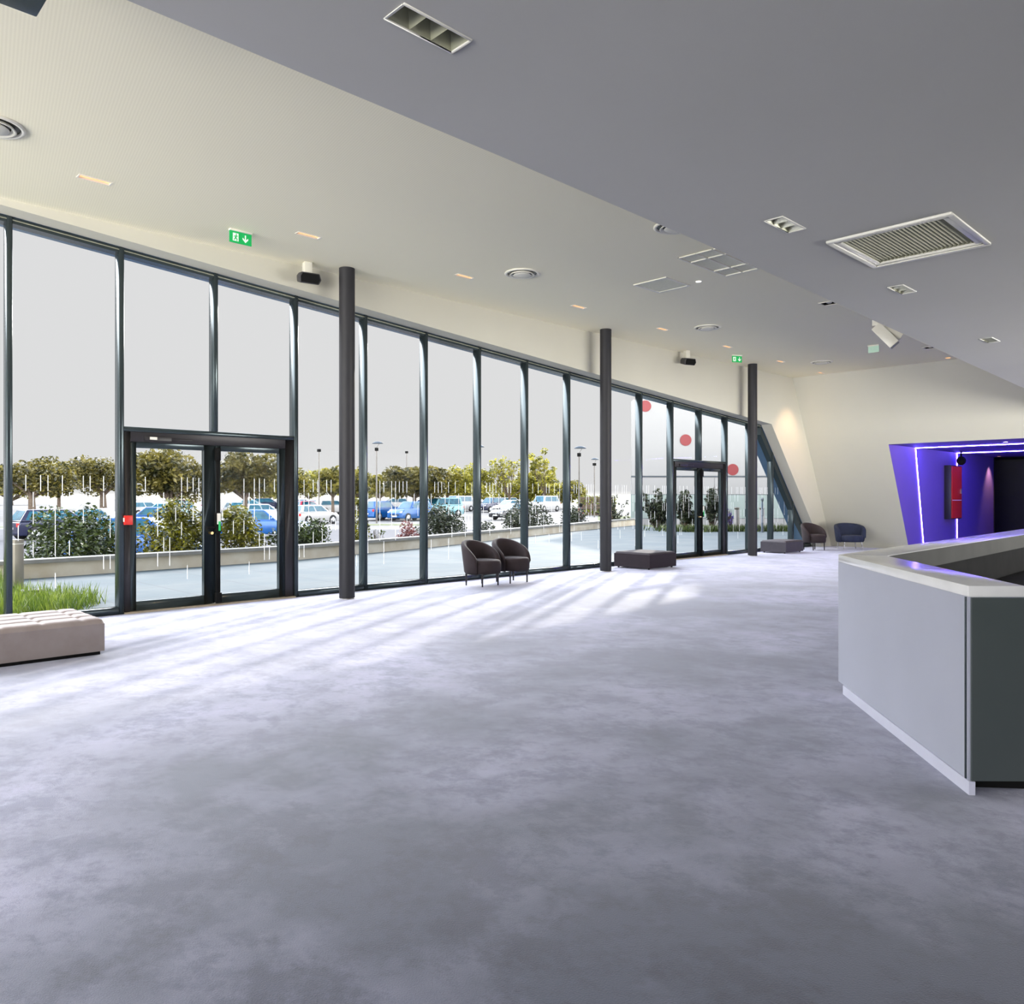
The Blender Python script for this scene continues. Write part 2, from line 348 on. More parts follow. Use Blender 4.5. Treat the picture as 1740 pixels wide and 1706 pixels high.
def plate(x0, x1, y0, y1, z, holes):            # flat slab face with rectangular openings
    xs = sorted({x0, x1, *[h[0] for h in holes], *[h[1] for h in holes]}); ys = sorted({y0, y1, *[h[2] for h in holes], *[h[3] for h in holes]})
    b = MB()
    idx = {}
    for i, x in enumerate(xs):
        for j, y in enumerate(ys): idx[i, j] = len(b.v); b.v.append((x, y, z))
    for i in range(len(xs)-1):
        for j in range(len(ys)-1):
            cx, cy = (xs[i]+xs[i+1])/2, (ys[j]+ys[j+1])/2
            if any(h[0] < cx < h[1] and h[2] < cy < h[3] for h in holes): continue
            b.f.append((idx[i, j], idx[i, j+1], idx[i+1, j+1], idx[i+1, j])); b.sm.append(False)
    return b

# ================================================================== room shell
XL, YB = -8.0, -5.0
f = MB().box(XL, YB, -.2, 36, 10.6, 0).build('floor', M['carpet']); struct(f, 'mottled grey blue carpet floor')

slots = [(2.6, 9.02), (5.12, 9.02), (7.78, 9.04), (10.47, 9.08), (13.07, 9.12), (15.64, 9.18), (18.29, 9.26), (20.75, 9.35)]
spots_sq = [(13.39, 5.89), (19.0, 6.05)]
end_spot = (20.75, 6.2)
holes = [(x-.15, x+.15, y-.04, y+.04) for x, y in slots]+[(x-.11, x+.11, y-.11, y+.11) for x, y in spots_sq]
c = plate(XL, 24, 2.9, 10.6, H, holes).build('ceiling', M['ceiling']); struct(c, 'cream main ceiling with fine ribbing')
trip = [(1.97, 2.51), (5.17, 2.58), (7.55, 2.64), (10.75, 2.75)]
bh = [(x-.165, x+.165, y-.06, y+.06) for x, y in trip]+[(5.80, 6.57, 1.77, 2.46)]
b = plate(XL, 24, YB, 2.95, HB, bh)
edge = [(XL, 3.17), (3.0, 3.17), (5.14, 3.2), (8.96, 3.33), (15.99, 3.56), (24, 3.86)]
for (xa, ya), (xb, yb) in zip(edge, edge[1:]):
    b.add([(xa, 2.95, HB), (xb, 2.95, HB), (xb, yb, HB), (xa, ya, HB)], [(0, 3, 2, 1)])
    b.add([(xa, ya, HB), (xb, yb, HB), (xb, yb, H), (xa, ya, H)], [(0, 1, 2, 3)])
struct(b.build('ceiling', M['soffit']), 'lowered grey ceiling over the bar side')
struct(MB().box(XL-.3, YB-.3, 5.05, 36.3, 11.1, 5.35).build('roof', M['panel']))
b = MB().box(XL-.3, YB-.3, 0, 10, YB, 5.05); b.box(21, YB-.3, 0, 36, YB, 5.05)
for xa, xb in ((10, 21),): b.box(xa, YB-.3, HB-.1, xb, YB, 5.05); b.box(xa, YB-.3, 0, xb, YB, .15)
struct(b.build('wall_right_unseen', M['wall_dark']))  # unseen wall, dark to cut bounce; opening added for fill light
b = MB().box(XL-.3, YB, 4.75, XL, 11.1, 5.05); b.box(XL-.3, YB, 0, XL, 11.1, .15)  # opening added in this unseen wall to let in fill light
for y in (YB, -1.2, 2.6, 6.4, 10.3): b.box(XL-.3, y, .15, XL, y+.1, 4.75)
struct(b.build('wall_left_unseen', M['wall']))

# window wall above the sloping head, and beyond the raked end of the glazing
bx = [XL, SX0, SX1]
b = MB(); b.prism_y([(XL, 4.82), (XH, 4.82), (SX0, SZ0), (SX0, 5.05), (XL, 5.05)], 10.3, 10.6)
b.prism_y([(SX0, SZ0), (SX1, 0), (SX1, 5.05), (SX0, 5.05)], 10.3, 10.6)
b.prism_y([(SX1, 0), (25.5, 0), (25.5, 5.05), (SX1, 5.05)], 10.3, 10.6)
struct(b.build('wall_window', M['wall']), 'cream wall above and beside the sloping window head')
b = MB(); b.prism_y([(XL, 4.82), (XH, 4.82), (SX0, SZ0), (SX0, 5.6), (XL, 5.6)], 10.6, 11.1)
b.prism_y([(SX0, SZ0), (SX1, 0), (SX1, 5.6), (SX0, 5.6)], 10.6, 11.1)
b.prism_y([(SX1, 0), (26.5, 0), (26.5, 5.6), (SX1, 5.6)], 10.6, 11.1)
struct(b.build('trim_1', M['cladding']), 'blue grey outer reveal of the glazing')

# leaning end wall with the portal
EX = lambda z: 23.6-.52*z
PY, PZ, PY2 = 8.07, 2.92, 2.0
def lean(b, y0, y1, z0, z1, th=.3):
    b.prism_y([(EX(z0), z0), (EX(z0)+th, z0), (EX(z1)+th, z1), (EX(z1), z1)], y0, y1)
b = MB(); lean(b, PY, 10.3, 0, 5.05); lean(b, YB, PY2, 0, 5.05); lean(b, PY2, PY, PZ, 5.05)
struct(b.build('wall_end', M['wall_end']), 'cream end wall leaning over the blue portal')
b = MB()
for y0, y1 in ((PY, 10.3), (YB, PY2)):
    b.prism_y([(EX(0)-.02, 0), (EX(0), 0), (EX(.09), .09), (EX(.09)-.02, .09)], y0, y1)
struct(b.build('baseboard_end', M['wall']))
b = MB(); b.prism_y([(23.62, 0), (32, 0), (32, PZ+.2), (22.0, PZ+.2), (22.09, PZ)], PY-.004, PY+.2)
struct(b.build('wall_corridor_left', M['corridor']))
b = MB(); b.prism_y([(23.62, 0), (32, 0), (32, PZ+.2), (22.0, PZ+.2), (22.09, PZ)], PY2-.2, PY2+.004)
struct(b.build('wall_corridor_right', M['corridor']))
struct(MB().box(22.09, PY2, PZ-.004, 32, PY, PZ+.1).build('ceiling', M['corridor']), 'blue lit ceiling of the portal corridor')
b = MB().box(35.2, 0, 0, 35.4, 9, 3.2); b.box(32, 8.9, 0, 35.4, 9.1, 3.2); b.box(32, 0, 0, 35.4, .2, 3.2); b.box(32, 0, 2.95, 35.4, 9.1, 3.15)
b.box(32, PY, 0, 32.15, 9.1, 3.2); b.box(32, 0, 0, 32.15, PY2, 3.2)
struct(b.build('wall_corridor_end', M['corridor_end']), 'dark space at the end of the corridor')

# ================================================================== curtain wall
DX = 1.225; X0 = 3.37
doors = {0: 1, 10: 2}; dz = 2.40
random.seed(4)
rows = [(1.57, 1.76, 7), (1.375, 1.555, 5), (1.17, 1.355, 4), (.975, 1.16, 3), (.775, .96, 3), (.58, .765, 2), (.385, .57, 1)]
def stripes(xa, xb, name_parent, y=10.716, lim=0.):
    b = MB(); n = int((xb-xa)/.078)
    for z0, z1, cnt in rows:
        if top((xa+xb)/2) < z1+.5: cnt = cnt//2
        for i in random.sample(range(n), min(n, max(1, round(cnt*(xb-xa)/1.16)))):
            x = xa+.05+i*.078
            if x > xb-.03 or z1 > top(x)-.35 or z0 < lim: continue
            b.add([(x-.004, y, z0), (x+.004, y, z0), (x+.004, y, z1), (x-.004, y, z1)], [(0, 1, 2, 3)])
    if b.v: b.build('stripe_film', M['decal'], name_parent)
wn = 0
for k in range(-6, 16):
    xa = X0+DX*k; xb = min(xa+DX, SX1); wn += 1
    w = struct(empty('window_%d' % wn, (0, 0, 0)))
    w['label'] = 'glazed bay of the window wall with white stripe film'
    zlow = dz if k in (0, 1, 10, 11) else 0
    zm = dz if k in (1, 11) else 0
    MB().prism_y([(xa-.03, zm), (xa+.03, zm), (xa+.03, top(xa+.03)), (xa-.03, top(xa-.03))], 10.6, 10.77).build('mullion', M['frame'], w, bevel=.006, seg=1)
    # head member following the slope or the rake
    brk = [xa+.03]+([SX0] if xa+.03 < SX0 < xb-.03 else [])+[xb-.03]
    hb = MB(); hl = []
    for p, q in zip(brk, brk[1:]):
        th = .075 if q <= SX0 else .27
        lo_p, lo_q = max(0, top(p)-th), max(0, top(q)-th)
        hb.prism_y([(p, lo_p), (q, lo_q), (q, top(q)), (p, top(p))], 10.62, 10.77)
        hl += [(p, lo_p), (q, lo_q)]
    hb.build('head_rail', M['frame'], w)
    if k <= 13 or k >= 20:
        lb = MB()
        for p, q in zip(brk, brk[1:]):
            if q <= SX0: lb.prism_y([(p, top(p)-.045), (q, top(q)-.045), (q, top(q)-.034), (p, top(p)-.034)], 10.60, 10.62)
        if lb.v: lb.build('bead', M['reflector'], w)
    if not zlow:
        MB().box(xa+.03, 10.6, 0, xb-.03, 10.77, .09).build('sill_rail', M['frame'], w, bevel=.006, seg=1)
    if top(xb-.03) < .3: hl[-1] = (xb-.3, .09)
    pts = [(xa+.03, max(zlow, .09)), (hl[-1][0], max(zlow, .09))]+hl[::-1]
    if top(xb-.03) < .3: pts = [(xa+.03, .09), (xb-.3, .09), (xa+.03, hl[0][1])]
    n = len(pts); pb = MB().add([(x, 10.72, z) for x, z in pts], [tuple(range(n))]); pb.build('pane', M['glass'], w)
    if not zlow: stripes(xa+.06, xb-.06, w)
# end mullion closing the raked bay is the rake itself; transoms above the doors belong to the doors
def make_door(n, k, red=False):
    xa = X0+DX*k; xm = xa+DX; xb = xa+2*DX
    d = struct(empty('door_%d' % n, (0, 0, 0)), 'dark framed glazed double door')
    MB().box(xa+.03, 10.605, dz-.06, xb-.03, 10.77, dz).build('transom', M['frame'], d, bevel=.005, seg=1)
    b = MB().box(xa+.03, 10.62, .02, xa+.11, 10.77, dz-.06); b.box(xb-.17, 10.62, .02, xb-.03, 10.77, dz-.06); b.box(xa+.11, 10.62, dz-.19, xb-.17, 10.77, dz-.06)
    b.build('door_frame', M['frame_black'], d, bevel=.004, seg=1)
    MB().box(xa+.03, 10.56, 0, xb-.03, 10.77, .018).build('threshold', M['threshold'], d)
    for i, (p, q) in enumerate(((xa+.11, xm-.005), (xm+.005, xb-.17))):
        L = MB(); st0 = .075 if i == 0 else .07; st1 = .15 if i == 0 else .095
        z0, z1 = .025, dz-.195
        L.box(p, 10.63, z0, p+st0, 10.70, z1); L.box(q-st1, 10.63, z0, q, 10.70, z1)
        L.box(p+st0, 10.63, z0, q-st1, 10.70, z0+.12); L.box(p+st0, 10.63, z1-.07, q-st1, 10.70, z1)
        lf = L.build('door_leaf', M['frame'], d, bevel=.004, seg=1)
        MB().add([(p+st0, 10.68, z0+.12), (q-st1, 10.68, z0+.12), (q-st1, 10.68, z1-.07), (p+st0, 10.68, z1-.07)], [(0, 1, 2, 3)]).build('pane', M['glass'], lf)
        stripes(p+st0, q-st1, lf, 10.672)
    # panic rod, lock case and lever on the meeting stile
    r = MB().box(xm+.005, 10.585, .05, xm+.045, 10.63, 2.18); r.box(xm-.01, 10.565, 2.0, xm+.055, 10.63, 2.17); r.box(xm-.01, 10.565, .03, xm+.07, 10.63, .17)
    r.build('panic_rod', M['black'], d, bevel=.004, seg=1)
    h = MB().box(xm-.015, 10.555, 1.0, xm+.055, 10.63, 1.28); h.box(xm-.11, 10.575, 1.06, xm+.0, 10.6, 1.09); h.box(xm-.11, 10.575, 1.06, xm-.09, 10.63, 1.09)
    hh = h.build('handle', M['black'], d, bevel=.006)
    MB().box(xm-.005, 10.548, 1.12, xm+.045, 10.556, 1.27).build('label_plate', M['white_metal'], hh)
    MB().box(xm+.012, 10.544, 1.03, xm+.04, 10.549, 1.16).build('green_mark', M['green_sign'], hh)
    MB().tube((xm-.075, 10.55, 1.0), (xm-.075, 10.63, 1.0), .02, n=12).build('lock', M['brass'], d)
    cl = MB().box(xa+.28, 10.585, dz-.17, xa+.62, 10.63, dz-.11); cl.box(xa+.62, 10.59, dz-.15, xa+.9, 10.605, dz-.135)
    cl.build('door_closer', M['frame_black'], d, bevel=.006)
    if n == 1: MB().box(xa+.34, 10.578, dz-.155, xa+.43, 10.586, dz-.12).build('sticker', M['white'], d)
make_door(1, 0); make_door(2, 10)
# red call point beside door 1
cp = empty('call_point', (3.44, 10.60, 1.2))
MB().box(-.05, -.05, -.06, .05, 0, .06).build('case', M['red_plastic'], cp, bevel=.008)
MB().box(-.056, -.045, -.02, -.05, -.01, .03).build('push_plate', M['white'], cp)
tag(cp, 'small red call point box on the frame left of the near double door', 'call point')

# ================================================================== columns
for x, l in ((6.28, 'dark round steel column nearest the glazed double door'), (12.3, 'dark round steel column just left of the plum square ottoman'),
             (18.18, 'dark round steel column beside the raked end of the windows')):
    o = MB().lathe([(.115, 0), (.115, H)], 40).build('column', M['column']); o.location = (x, 9.95, 0)
    o2 = MB().lathe([(.122, 0), (.122, .012), (.115, .012)], 40).build('base_ring', M['metal'], o)
    tag(o, l, 'column', 'steel columns along the windows', 'thing')

# ================================================================== ceiling fittings
def warm_spot(parent, loc, power, size=1.5, tilt=(0, 0, 0)):
    d = bpy.data.lights.new('lamp_light', 'SPOT'); d.energy = power; d.spot_size = size; d.spot_blend = .8; d.color = (1, .62, .36); d.shadow_soft_size = .03
    o = bpy.data.objects.new('lamp_light', d); COL.objects.link(o); o.parent = parent; o.location = loc; o.rotation_euler = tilt
slot_names = ['nearest the left edge', 'between the exit sign and the near column', 'left of the near round air diffuser', 'between the first and second columns',
              'left of the second black wall speaker', 'left of the far green exit sign', 'just past the far column', 'closest to the end wall']
for i, (x, y) in enumerate(slots):
    e = empty('slot_downlight', (x, y, H))
    fr = MB(); fr.box(-.165, -.052, -.006, .165, -.04, .002); fr.box(-.165, .04, -.006, .165, .052, .002); fr.box(-.165, -.04, -.006, -.15, .04, .002); fr.box(.15, -.04, -.006, .165, .04, .002)
    fr.build('trim_ring', M['white'], e)
    MB().box(-.15, -.04, .012, .15, .04, .03).build('lamp_strip', M['warm_lamp'], e)
    s_ = MB(); s_.box(-.16, -.05, .0, -.15, .05, .05); s_.box(.15, -.05, 0, .16, .05, .05); s_.box(-.15, -.05, 0, .15, -.04, .05); s_.box(-.15, .04, 0, .15, .05, .05)
    s_.build('housing', M['cream_metal'], e)
    warm_spot(e, (0, 0, -.02), 60 if i < 7 else 170, 1.3, (0, 0, 0) if i < 7 else (math.radians(14), math.radians(0), 0))
    tag(e, 'warm glowing slot downlight %s' % slot_names[i], 'ceiling light', 'warm slot downlights in the cream ceiling')
e = empty('spot_downlight', (end_spot[0], end_spot[1], H))
MB().lathe([(.001, -.004), (.05, -.004), (.06, 0)], 20).build('trim_ring', M['warm_lamp'], e)
warm_spot(e, (0, 0, -.03), 90, 1.2)
tag(e, 'small round warm spotlight washing the end wall by the grey ceiling', 'ceiling light')
e = empty('spot_downlight', (10.58, 6.71, H))
MB().lathe([(.04, -.004), (.055, -.006), (.06, 0)], 20).build('trim_ring', M['white'], e)
MB().lathe([(.001, -.005), (.04, -.005)], 20).build('lamp', M['led_white'], e)
tag(e, 'tiny round white led spotlight between the two ceiling grilles', 'ceiling light')

tl = ['large and nearest, at the top of the picture', 'between the cream ceiling edge and the big olive grille', 'just beyond the big olive grille', 'farthest along the grey ceiling']
for (x, y), l in zip(trip, tl):
    e = empty('triple_downlight', (x, y, HB))
    fr = MB(); fr.box(-.175, -.070, -.006, .175, -.06, .002); fr.box(-.175, .06, -.006, .175, .070, .002); fr.box(-.175, -.06, -.006, -.165, .06, .002); fr.box(.165, -.06, -.006, .175, .06, .002)
    fr.build('trim_ring', M['vent_frame'], e, bevel=.002, seg=1)
    for i in range(3):
        cx = -.11+.11*i; a, d, h = .055, .06, .09; r = .02
        v = [(cx-a, -d, 0), (cx+a, -d, 0), (cx+a, d, 0), (cx-a, d, 0), (cx-r, -r, h), (cx+r, -r, h), (cx+r, r, h), (cx-r, r, h)]
        cell = MB().add(v, [(0, 4, 5, 1), (1, 5, 6, 2), (2, 6, 7, 3), (3, 7, 4, 0), (4, 7, 6, 5)]).build('reflector', M['reflector'], e)
        MB().lathe([(.018, .088), (.02, .06), (.012, .05), (.001, .048)], 12, (cx, 0)).build('bulb', M['metal'], cell)
    tag(e, 'unlit triple downlight, %s' % l, 'ceiling light', 'unlit triple downlights in the grey ceiling')

for (x, y), l in zip(spots_sq, ['nearer square recessed spotlight tucked against the grey ceiling edge', 'farther square recessed spotlight near the end wall']):
    e = empty('square_spotlight', (x, y, H))
    fr = MB()
    for q in ((-.13, -.13, -.11, .13), (.11, -.13, .13, .13), (-.11, -.13, .11, -.11), (-.11, .11, .11, .13)): fr.box(q[0], q[1], -.01, q[2], q[3], .002)
    fr.build('trim_ring', M['white'], e)
    hb = MB()
    for q in ((-.12, -.12, -.11, .12), (.11, -.12, .12, .12), (-.11, -.12, .11, -.11), (-.11, .11, .11, .12)): hb.box(q[0], q[1], 0, q[2], q[3], .15)
    hb.box(-.12, -.12, .15, .12, .12, .16); hb.build('housing', M['black'], e)
    MB().lathe([(.001, .02), (.05, .02), (.065, .05), (.065, .13), (.001, .13)], 20).xf(Matrix.Rotation(.35, 4, 'Y')).build('lamp', M['white_metal'], e)
    tag(e, l, 'ceiling light', 'square spotlights in the cream ceiling')

dl = ['cut by the left edge of the picture', 'left of the second column, whole', 'behind the second wall speaker', 'beside the far slot lights near the end wall', 'half hidden by the grey ceiling edge']
for (x, y), l in zip([(1.55, 8.33), (8.29, 8.31), (13.57, 8.40), (19.11, 8.58), (8.22, 5.55)], dl):
    e = empty('air_diffuser', (x, y, H))
    MB().lathe([(.262, 0), (.265, -.008), (.25, -.02), (.228, -.02), (.222, .0)], 48).build('outer_ring', M['white_metal'], e)
    MB().lathe([(.222, -.001), (.001, -.001)], 48).build('throat', M['leg'], e)
    MB().lathe([(.165, -.006), (.19, -.034), (.175, -.038), (.145, -.012)], 48).build('middle_ring', M['cream_metal'], e)
    MB().lathe([(.10, -.004), (.135, -.034), (.125, -.040), (.08, -.05), (.001, -.056)], 48).build('centre_cone', M['cream_metal'], e)
    tag(e, 'round ringed air diffuser %s' % l, 'air vent', 'round air diffusers in the cream ceiling')

e = empty('return_grille', (6.185, 2.115, HB))
w, d = .46, .425
fr = MB()
for o_, z_ in ((0, -.018), (.035, -.01)):
    a, b_ = w-o_, d-o_; t = .035 if o_ == 0 else .045
    for q in ((-a, -b_, -a+t, b_), (a-t, -b_, a, b_), (-a+t, -b_, a-t, -b_+t), (-a+t, b_-t, a-t, b_)): fr.box(q[0], q[1], z_, q[2], q[3], .004)
fr.build('frame', M['vent_frame'], e, bevel=.004, seg=1)
MB().box(-.385, -.345, .07, .385, .345, .08).build('backing', M['black'], e)
sl = MB()
for i in range(24):
    y = -.33+i*.0287
    sl.add([(-.385, y-.012, .03), (.385, y-.012, .03), (.385, y+.008, .004), (-.385, y+.008, .004)], [(0, 1, 2, 3)])
sl.build('slats', M['grille_dark'], e)
hs = MB()
for q in ((-.395, -.355, -.385, .355), (.385, -.355, .395, .355), (-.385, -.355, .385, -.345), (-.385, .345, .385, .355)): hs.box(q[0], q[1], 0, q[2], q[3], .08)
hs.build('housing', M['grille_dark'], e)
tag(e, 'large white framed olive slatted return grille in the grey ceiling', 'air vent')

e = empty('ceiling_panel', (10.34, 7.22, H))
fr = MB()
for q in ((-.34, -.31, -.30, .31), (.30, -.31, .34, .31), (-.30, -.31, .30, -.27), (-.30, .27, .30, .31)): fr.box(q[0], q[1], -.014, q[2], q[3], .0)
fr.build('frame', M['white'], e); MB().box(-.30, -.27, -.006, .30, .27, 0).build('filter', M['filter'], e)
tag(e, 'square pale olive filter panel in a white frame in the cream ceiling', 'air vent')
e = empty('grid_grille', (9.95, 5.7, H))
MB().box(-.62, -.52, -.004, .62, .52, 0).build('mesh', M['filter'], e)
fr = MB()
for x in (-.64, -.34, .28, .62): fr.box(x, -.54, -.02, x+.02, .54, -.003)
for y in (-.54, -.02, .24, .52): fr.box(-.64, y, -.021, .64, y+.02, -.003)
fr.build('frame', M['white'], e)
tag(e, 'grid divided grey ceiling grille partly hidden by the lowered grey ceiling', 'air vent')

# exit signs
def exit_sign(loc, rz, w, h, label, two=False):
    e = empty('exit_sign', loc, rz)
    MB().box(-w/2, -.03, -.022, w/2, .03, 0).build('mount', M['white'], e, bevel=.004)
    p = MB().box(-w/2, -.006, -.022-h, w/2, .006, -.022).build('panel', M['green_sign'], e)
    y = -.0085
    def pt(poly, name, m): 
        MB().add([(x*h, y, -.022-h/2+z*h) for x, z in poly], [tuple(range(len(poly)))]).build(name, m, p)
    o1 = -.42 if not two else -.3
    o2 = .42 if not two else .3
    pt([(o1-.30, -.34), (o1+.22, -.34), (o1+.22, .34), (o1-.30, .34)], 'door_symbol', M['sign_white'])
    m = MB(); yy = -.0105
    def q(poly): m.add([((o1+x)*h, yy, -.022-h/2+z*h) for x, z in poly], [tuple(range(len(poly)))])
    q([(-.04, .2), (.06, .2), (.06, .29), (-.04, .29)])
    q([(-.12, -.04), (.0, -.06), (.08, .16), (-.04, .17)])
    q([(-.12, -.04), (.0, -.04), (.12, -.18), (.1, -.32), (.03, -.32), (.04, -.2)])
    q([(-.12, -.04), (-.02, -.06), (-.1, -.22), (-.24, -.26), (-.24, -.2), (-.14, -.16)])
    q([(.04, .14), (.06, .08), (.16, .04), (.18, .09)]); q([(-.04, .15), (-.16, .1), (-.22, .0), (-.17, -.02), (-.12, .06)])
    m.build('running_figure', M['green_sign'], p)
    pt([(o2-.055, .33), (o2-.055, -.14), (o2+.055, -.14), (o2+.055, .33)], 'arrow_shaft', M['sign_white'])
    pt([(o2, -.34), (o2-.27, -.05), (o2-.24, .10), (o2-.045, -.10), (o2+.045, -.10), (o2+.24, .10), (o2+.27, -.05)], 'arrow_head', M['sign_white'])
    tag(e, label, 'exit sign', 'green exit signs')
exit_sign((4.42, 9.47, H), 0, .29, .145, 'green running figure exit sign with down arrow above the near double door')
exit_sign((16.75, 9.57, H), math.radians(-28), .26, .15, 'green exit sign far off above the far double door')
e = empty('exit_sign', (17.8, 6.82, H), PI/2)
MB().box(-.12, -.02, -.025, .12, .02, 0).build('mount', M['white'], e)
MB().box(-.115, -.004, -.165, .115, .004, -.025).build('panel', M['pale_green'], e)
tag(e, 'pale glass exit sign seen end on near the white twin spotlights', 'exit sign')

# speakers
def speaker(loc, rz, label, s=1.):
    e = empty('wall_speaker', loc, rz)
    MB().box(-.055, -.02, .08, .055, .10, H-loc[2]).build('bracket', M['cream_metal'], e, bevel=.006)
    b = MB()
    fr = [(-.15, -.07), (.13, -.07), (.165, .0), (.13, .085), (-.13, .085), (-.165, .03)]
    n = 6; v = [(x*s, -.11, z*s) for x, z in fr]+[(x*.86*s, .10, z*.86*s) for x, z in fr]
    b.add(v, [tuple(range(n)), tuple(range(2*n-1, n-1, -1))]+[((i+1) % n, i, i+n, (i+1) % n+n) for i in range(n)])
    b.xf(Matrix.Rotation(math.radians(14), 4, 'X'))
    bd = b.build('cabinet', M['dark_plastic'], e, bevel=.018, seg=3)
    MB().add([(-.13, -.113, -.055), (.115, -.113, -.055), (.14, -.113, 0), (.115, -.113, .07), (-.115, -.113, .07), (-.14, -.113, .02)], [(0, 1, 2, 3, 4, 5)]).xf(Matrix.Rotation(math.radians(14), 4, 'X')).build('front_grille', M['black'], bd)
    tag(e, label, 'speaker', 'black wall speakers above the windows')
speaker((5.70, 10.05, 4.62), math.radians(-12), 'black speaker on a cream bracket left of the near column')
speaker((15.4, 10.05, 4.60), math.radians(-20), 'black speaker high on the wall between the second and third columns')
e = empty('ceiling_speaker', (.9, 4.96, 4.3))
MB().box(-.29, -.25, 0, .29, .25, .34).build('cabinet', M['frame'], e, bevel=.01)
MB().box(-.04, -.04, .34, .04, .04, H-4.3).build('bracket', M['black'], e)
tag(e, 'dark box hanging from the ceiling at the top left corner', 'speaker')

# white twin spotlights hanging behind the grey ceiling edge
e = empty('twin_spotlight', (13.50, 5.13, 4.3))
MB().tube((0, 0, .1), (0, 0, H-4.3), .03, n=12).build('stem', M['white_metal'], e)
MB().box(-.05, -.05, .06, .05, .05, .16).build('bracket', M['white_metal'], e, bevel=.01)
R = Vector((.717, -.697, 0)); F_ = Vector((.697, .717, 0))
def head_box(o, ax, l, w, name, n=4):
    ax = Vector(ax).normalized(); a = ax.cross(Vector((0, 0, 1))).normalized(); b_ = ax.cross(a)
    mtx = Matrix((a, b_, ax)).transposed().to_4x4(); mtx.translation = Vector(o)
    if n == 4: hb = MB().box(-w/2, -w/2, 0, w/2, w/2, l)
    else: hb = MB().lathe([(.001, 0), (w/2, 0), (w/2, l), (.001, l)], 20)
    h = hb.xf(mtx).build(name, M['white_metal'], e, bevel=.006, seg=2)
    if n == 4: g = MB().box(-w/2+.012, -w/2+.012, l+.001, w/2-.012, w/2-.012, l+.004)
    else: g = MB().lathe([(.001, l+.003), (w/2-.01, l+.003)], 20)
    g.xf(mtx).build('lens', M['grille_dark'], h)
ax = R*.55-F_*.35+Vector((0, 0, -.78))
head_box((.0, -.0, .05), ax, .44, .17, 'lamp_head')
head_box((.10, -.08, .03), R*.78-F_*.3+Vector((0, 0, -.45)), .32, .17, 'lamp_head', 20)
tag(e, 'white twin spotlight heads poking below the edge of the grey ceiling', 'ceiling light')

# ================================================================== bar counter
cnt = empty('bar_counter', (4.4, 1.22, 0))
def rel(pts): return [(x-4.4, y-1.22) for x, y in pts]
A, B_, C_, D_ = (6.04, 2.58), (4.4, 1.22), (4.60, 1.02), (6.19, 2.27)
E1, E2 = (13.2, 2.86), (13.2, 2.49)
ht = 1.05
def inset(pts, k):
    bm = bmesh.new(); vs = [bm.verts.new((x, y, 0)) for x, y in pts]; fc = bm.faces.new(vs); bm.normal_update()
    bmesh.ops.inset_region(bm, faces=[fc], thickness=k, use_even_offset=True)
    out = [(v.co.x, v.co.y) for v in fc.verts]; bm.free(); return out
MB().prism_z(rel([A, B_, C_, D_]), ht-.056, ht).build('worktop', M['counter_top'], cnt, bevel=.003, seg=2)
MB().prism_z(rel([A, D_, E2, E1]), ht-.056, ht+.0005).build('worktop', M['counter_top'], cnt, bevel=.003, seg=2)
q = inset([A, B_, C_, D_], .012)
MB().prism_z(rel(q), .07, ht-.056).build('front_panel', M['laminate'], cnt)
# end panel, darker laminate with the shade of this side painted in
d_ = (Vector(C_)-Vector(B_)).normalized(); nrm = Vector((d_.y, -d_.x))
if nrm.dot(Vector((-1, -1))) < 0: nrm = -nrm
p0 = Vector(q[1])+nrm*.003-d_*.004+d_*.012; p1 = Vector(q[2])+nrm*.003+d_*.004
MB().prism_z(rel([tuple(p0), tuple(p1), tuple(p1+nrm*.012), tuple(p0+nrm*.012)]), .07, ht-.058).build('end_panel', M['laminate_shaded'], cnt)
j = MB().prism_z(rel([(q[1][0]+.022, q[1][1]+.020), (q[1][0]+.014, q[1][1]+.013), (q[1][0]+.011, q[1][1]+.017), (q[1][0]+.019, q[1][1]+.024)]), .07, ht-.058)
j.build('panel_joint', M['frame'], cnt)
pu = (Vector(q[0])-Vector(q[1])).normalized(); pn = Vector((-pu.y, pu.x))
if pn.dot(Vector((-1, 1))) < 0: pn = -pn
pa = Vector(q[1])-pu*.018+pn*.006; pb_ = Vector(q[0])-pu*.13+pn*.006
MB().prism_z(rel([tuple(pa), tuple(pb_), tuple(pb_-pn*.03), tuple(pa-pn*.03)]), 0, .068).build('plinth', M['plinth'], cnt)
MB().prism_z(rel([(4.497, 1.261), (5.80, 2.34), (5.99, 2.15), (4.69, 1.035)]), 0, .07).build('recessed_base', M['black'], cnt)
MB().prism_z(rel([(6.1, 2.56), (6.2, 2.30), (13.15, 2.52), (13.15, 2.83)]), 0, ht-.056).build('back_cabinet', M['laminate'], cnt)
MB().prism_z(rel([(6.20, 2.298), (6.20, 2.285), (13.15, 2.505), (13.15, 2.518)]), 0, ht-.15).build('inner_shade', M['black'], cnt)  # black sheet added to darken the counter's inside as shade
MB().prism_z(rel([(6.205, 2.272), (6.205, 2.262), (13.2, 2.482), (13.2, 2.492)]), ht-.15, ht-.003).build('fascia', M['fascia'], cnt)
MB().prism_z(rel([(6.24, 2.29), (6.26, 1.95), (13.15, 2.15), (13.15, 2.48)]), 0, .62).build('under_counter', M['black'], cnt, bevel=.006)
tag(cnt, 'angular blue grey bar counter with a pale stone worktop', 'counter')

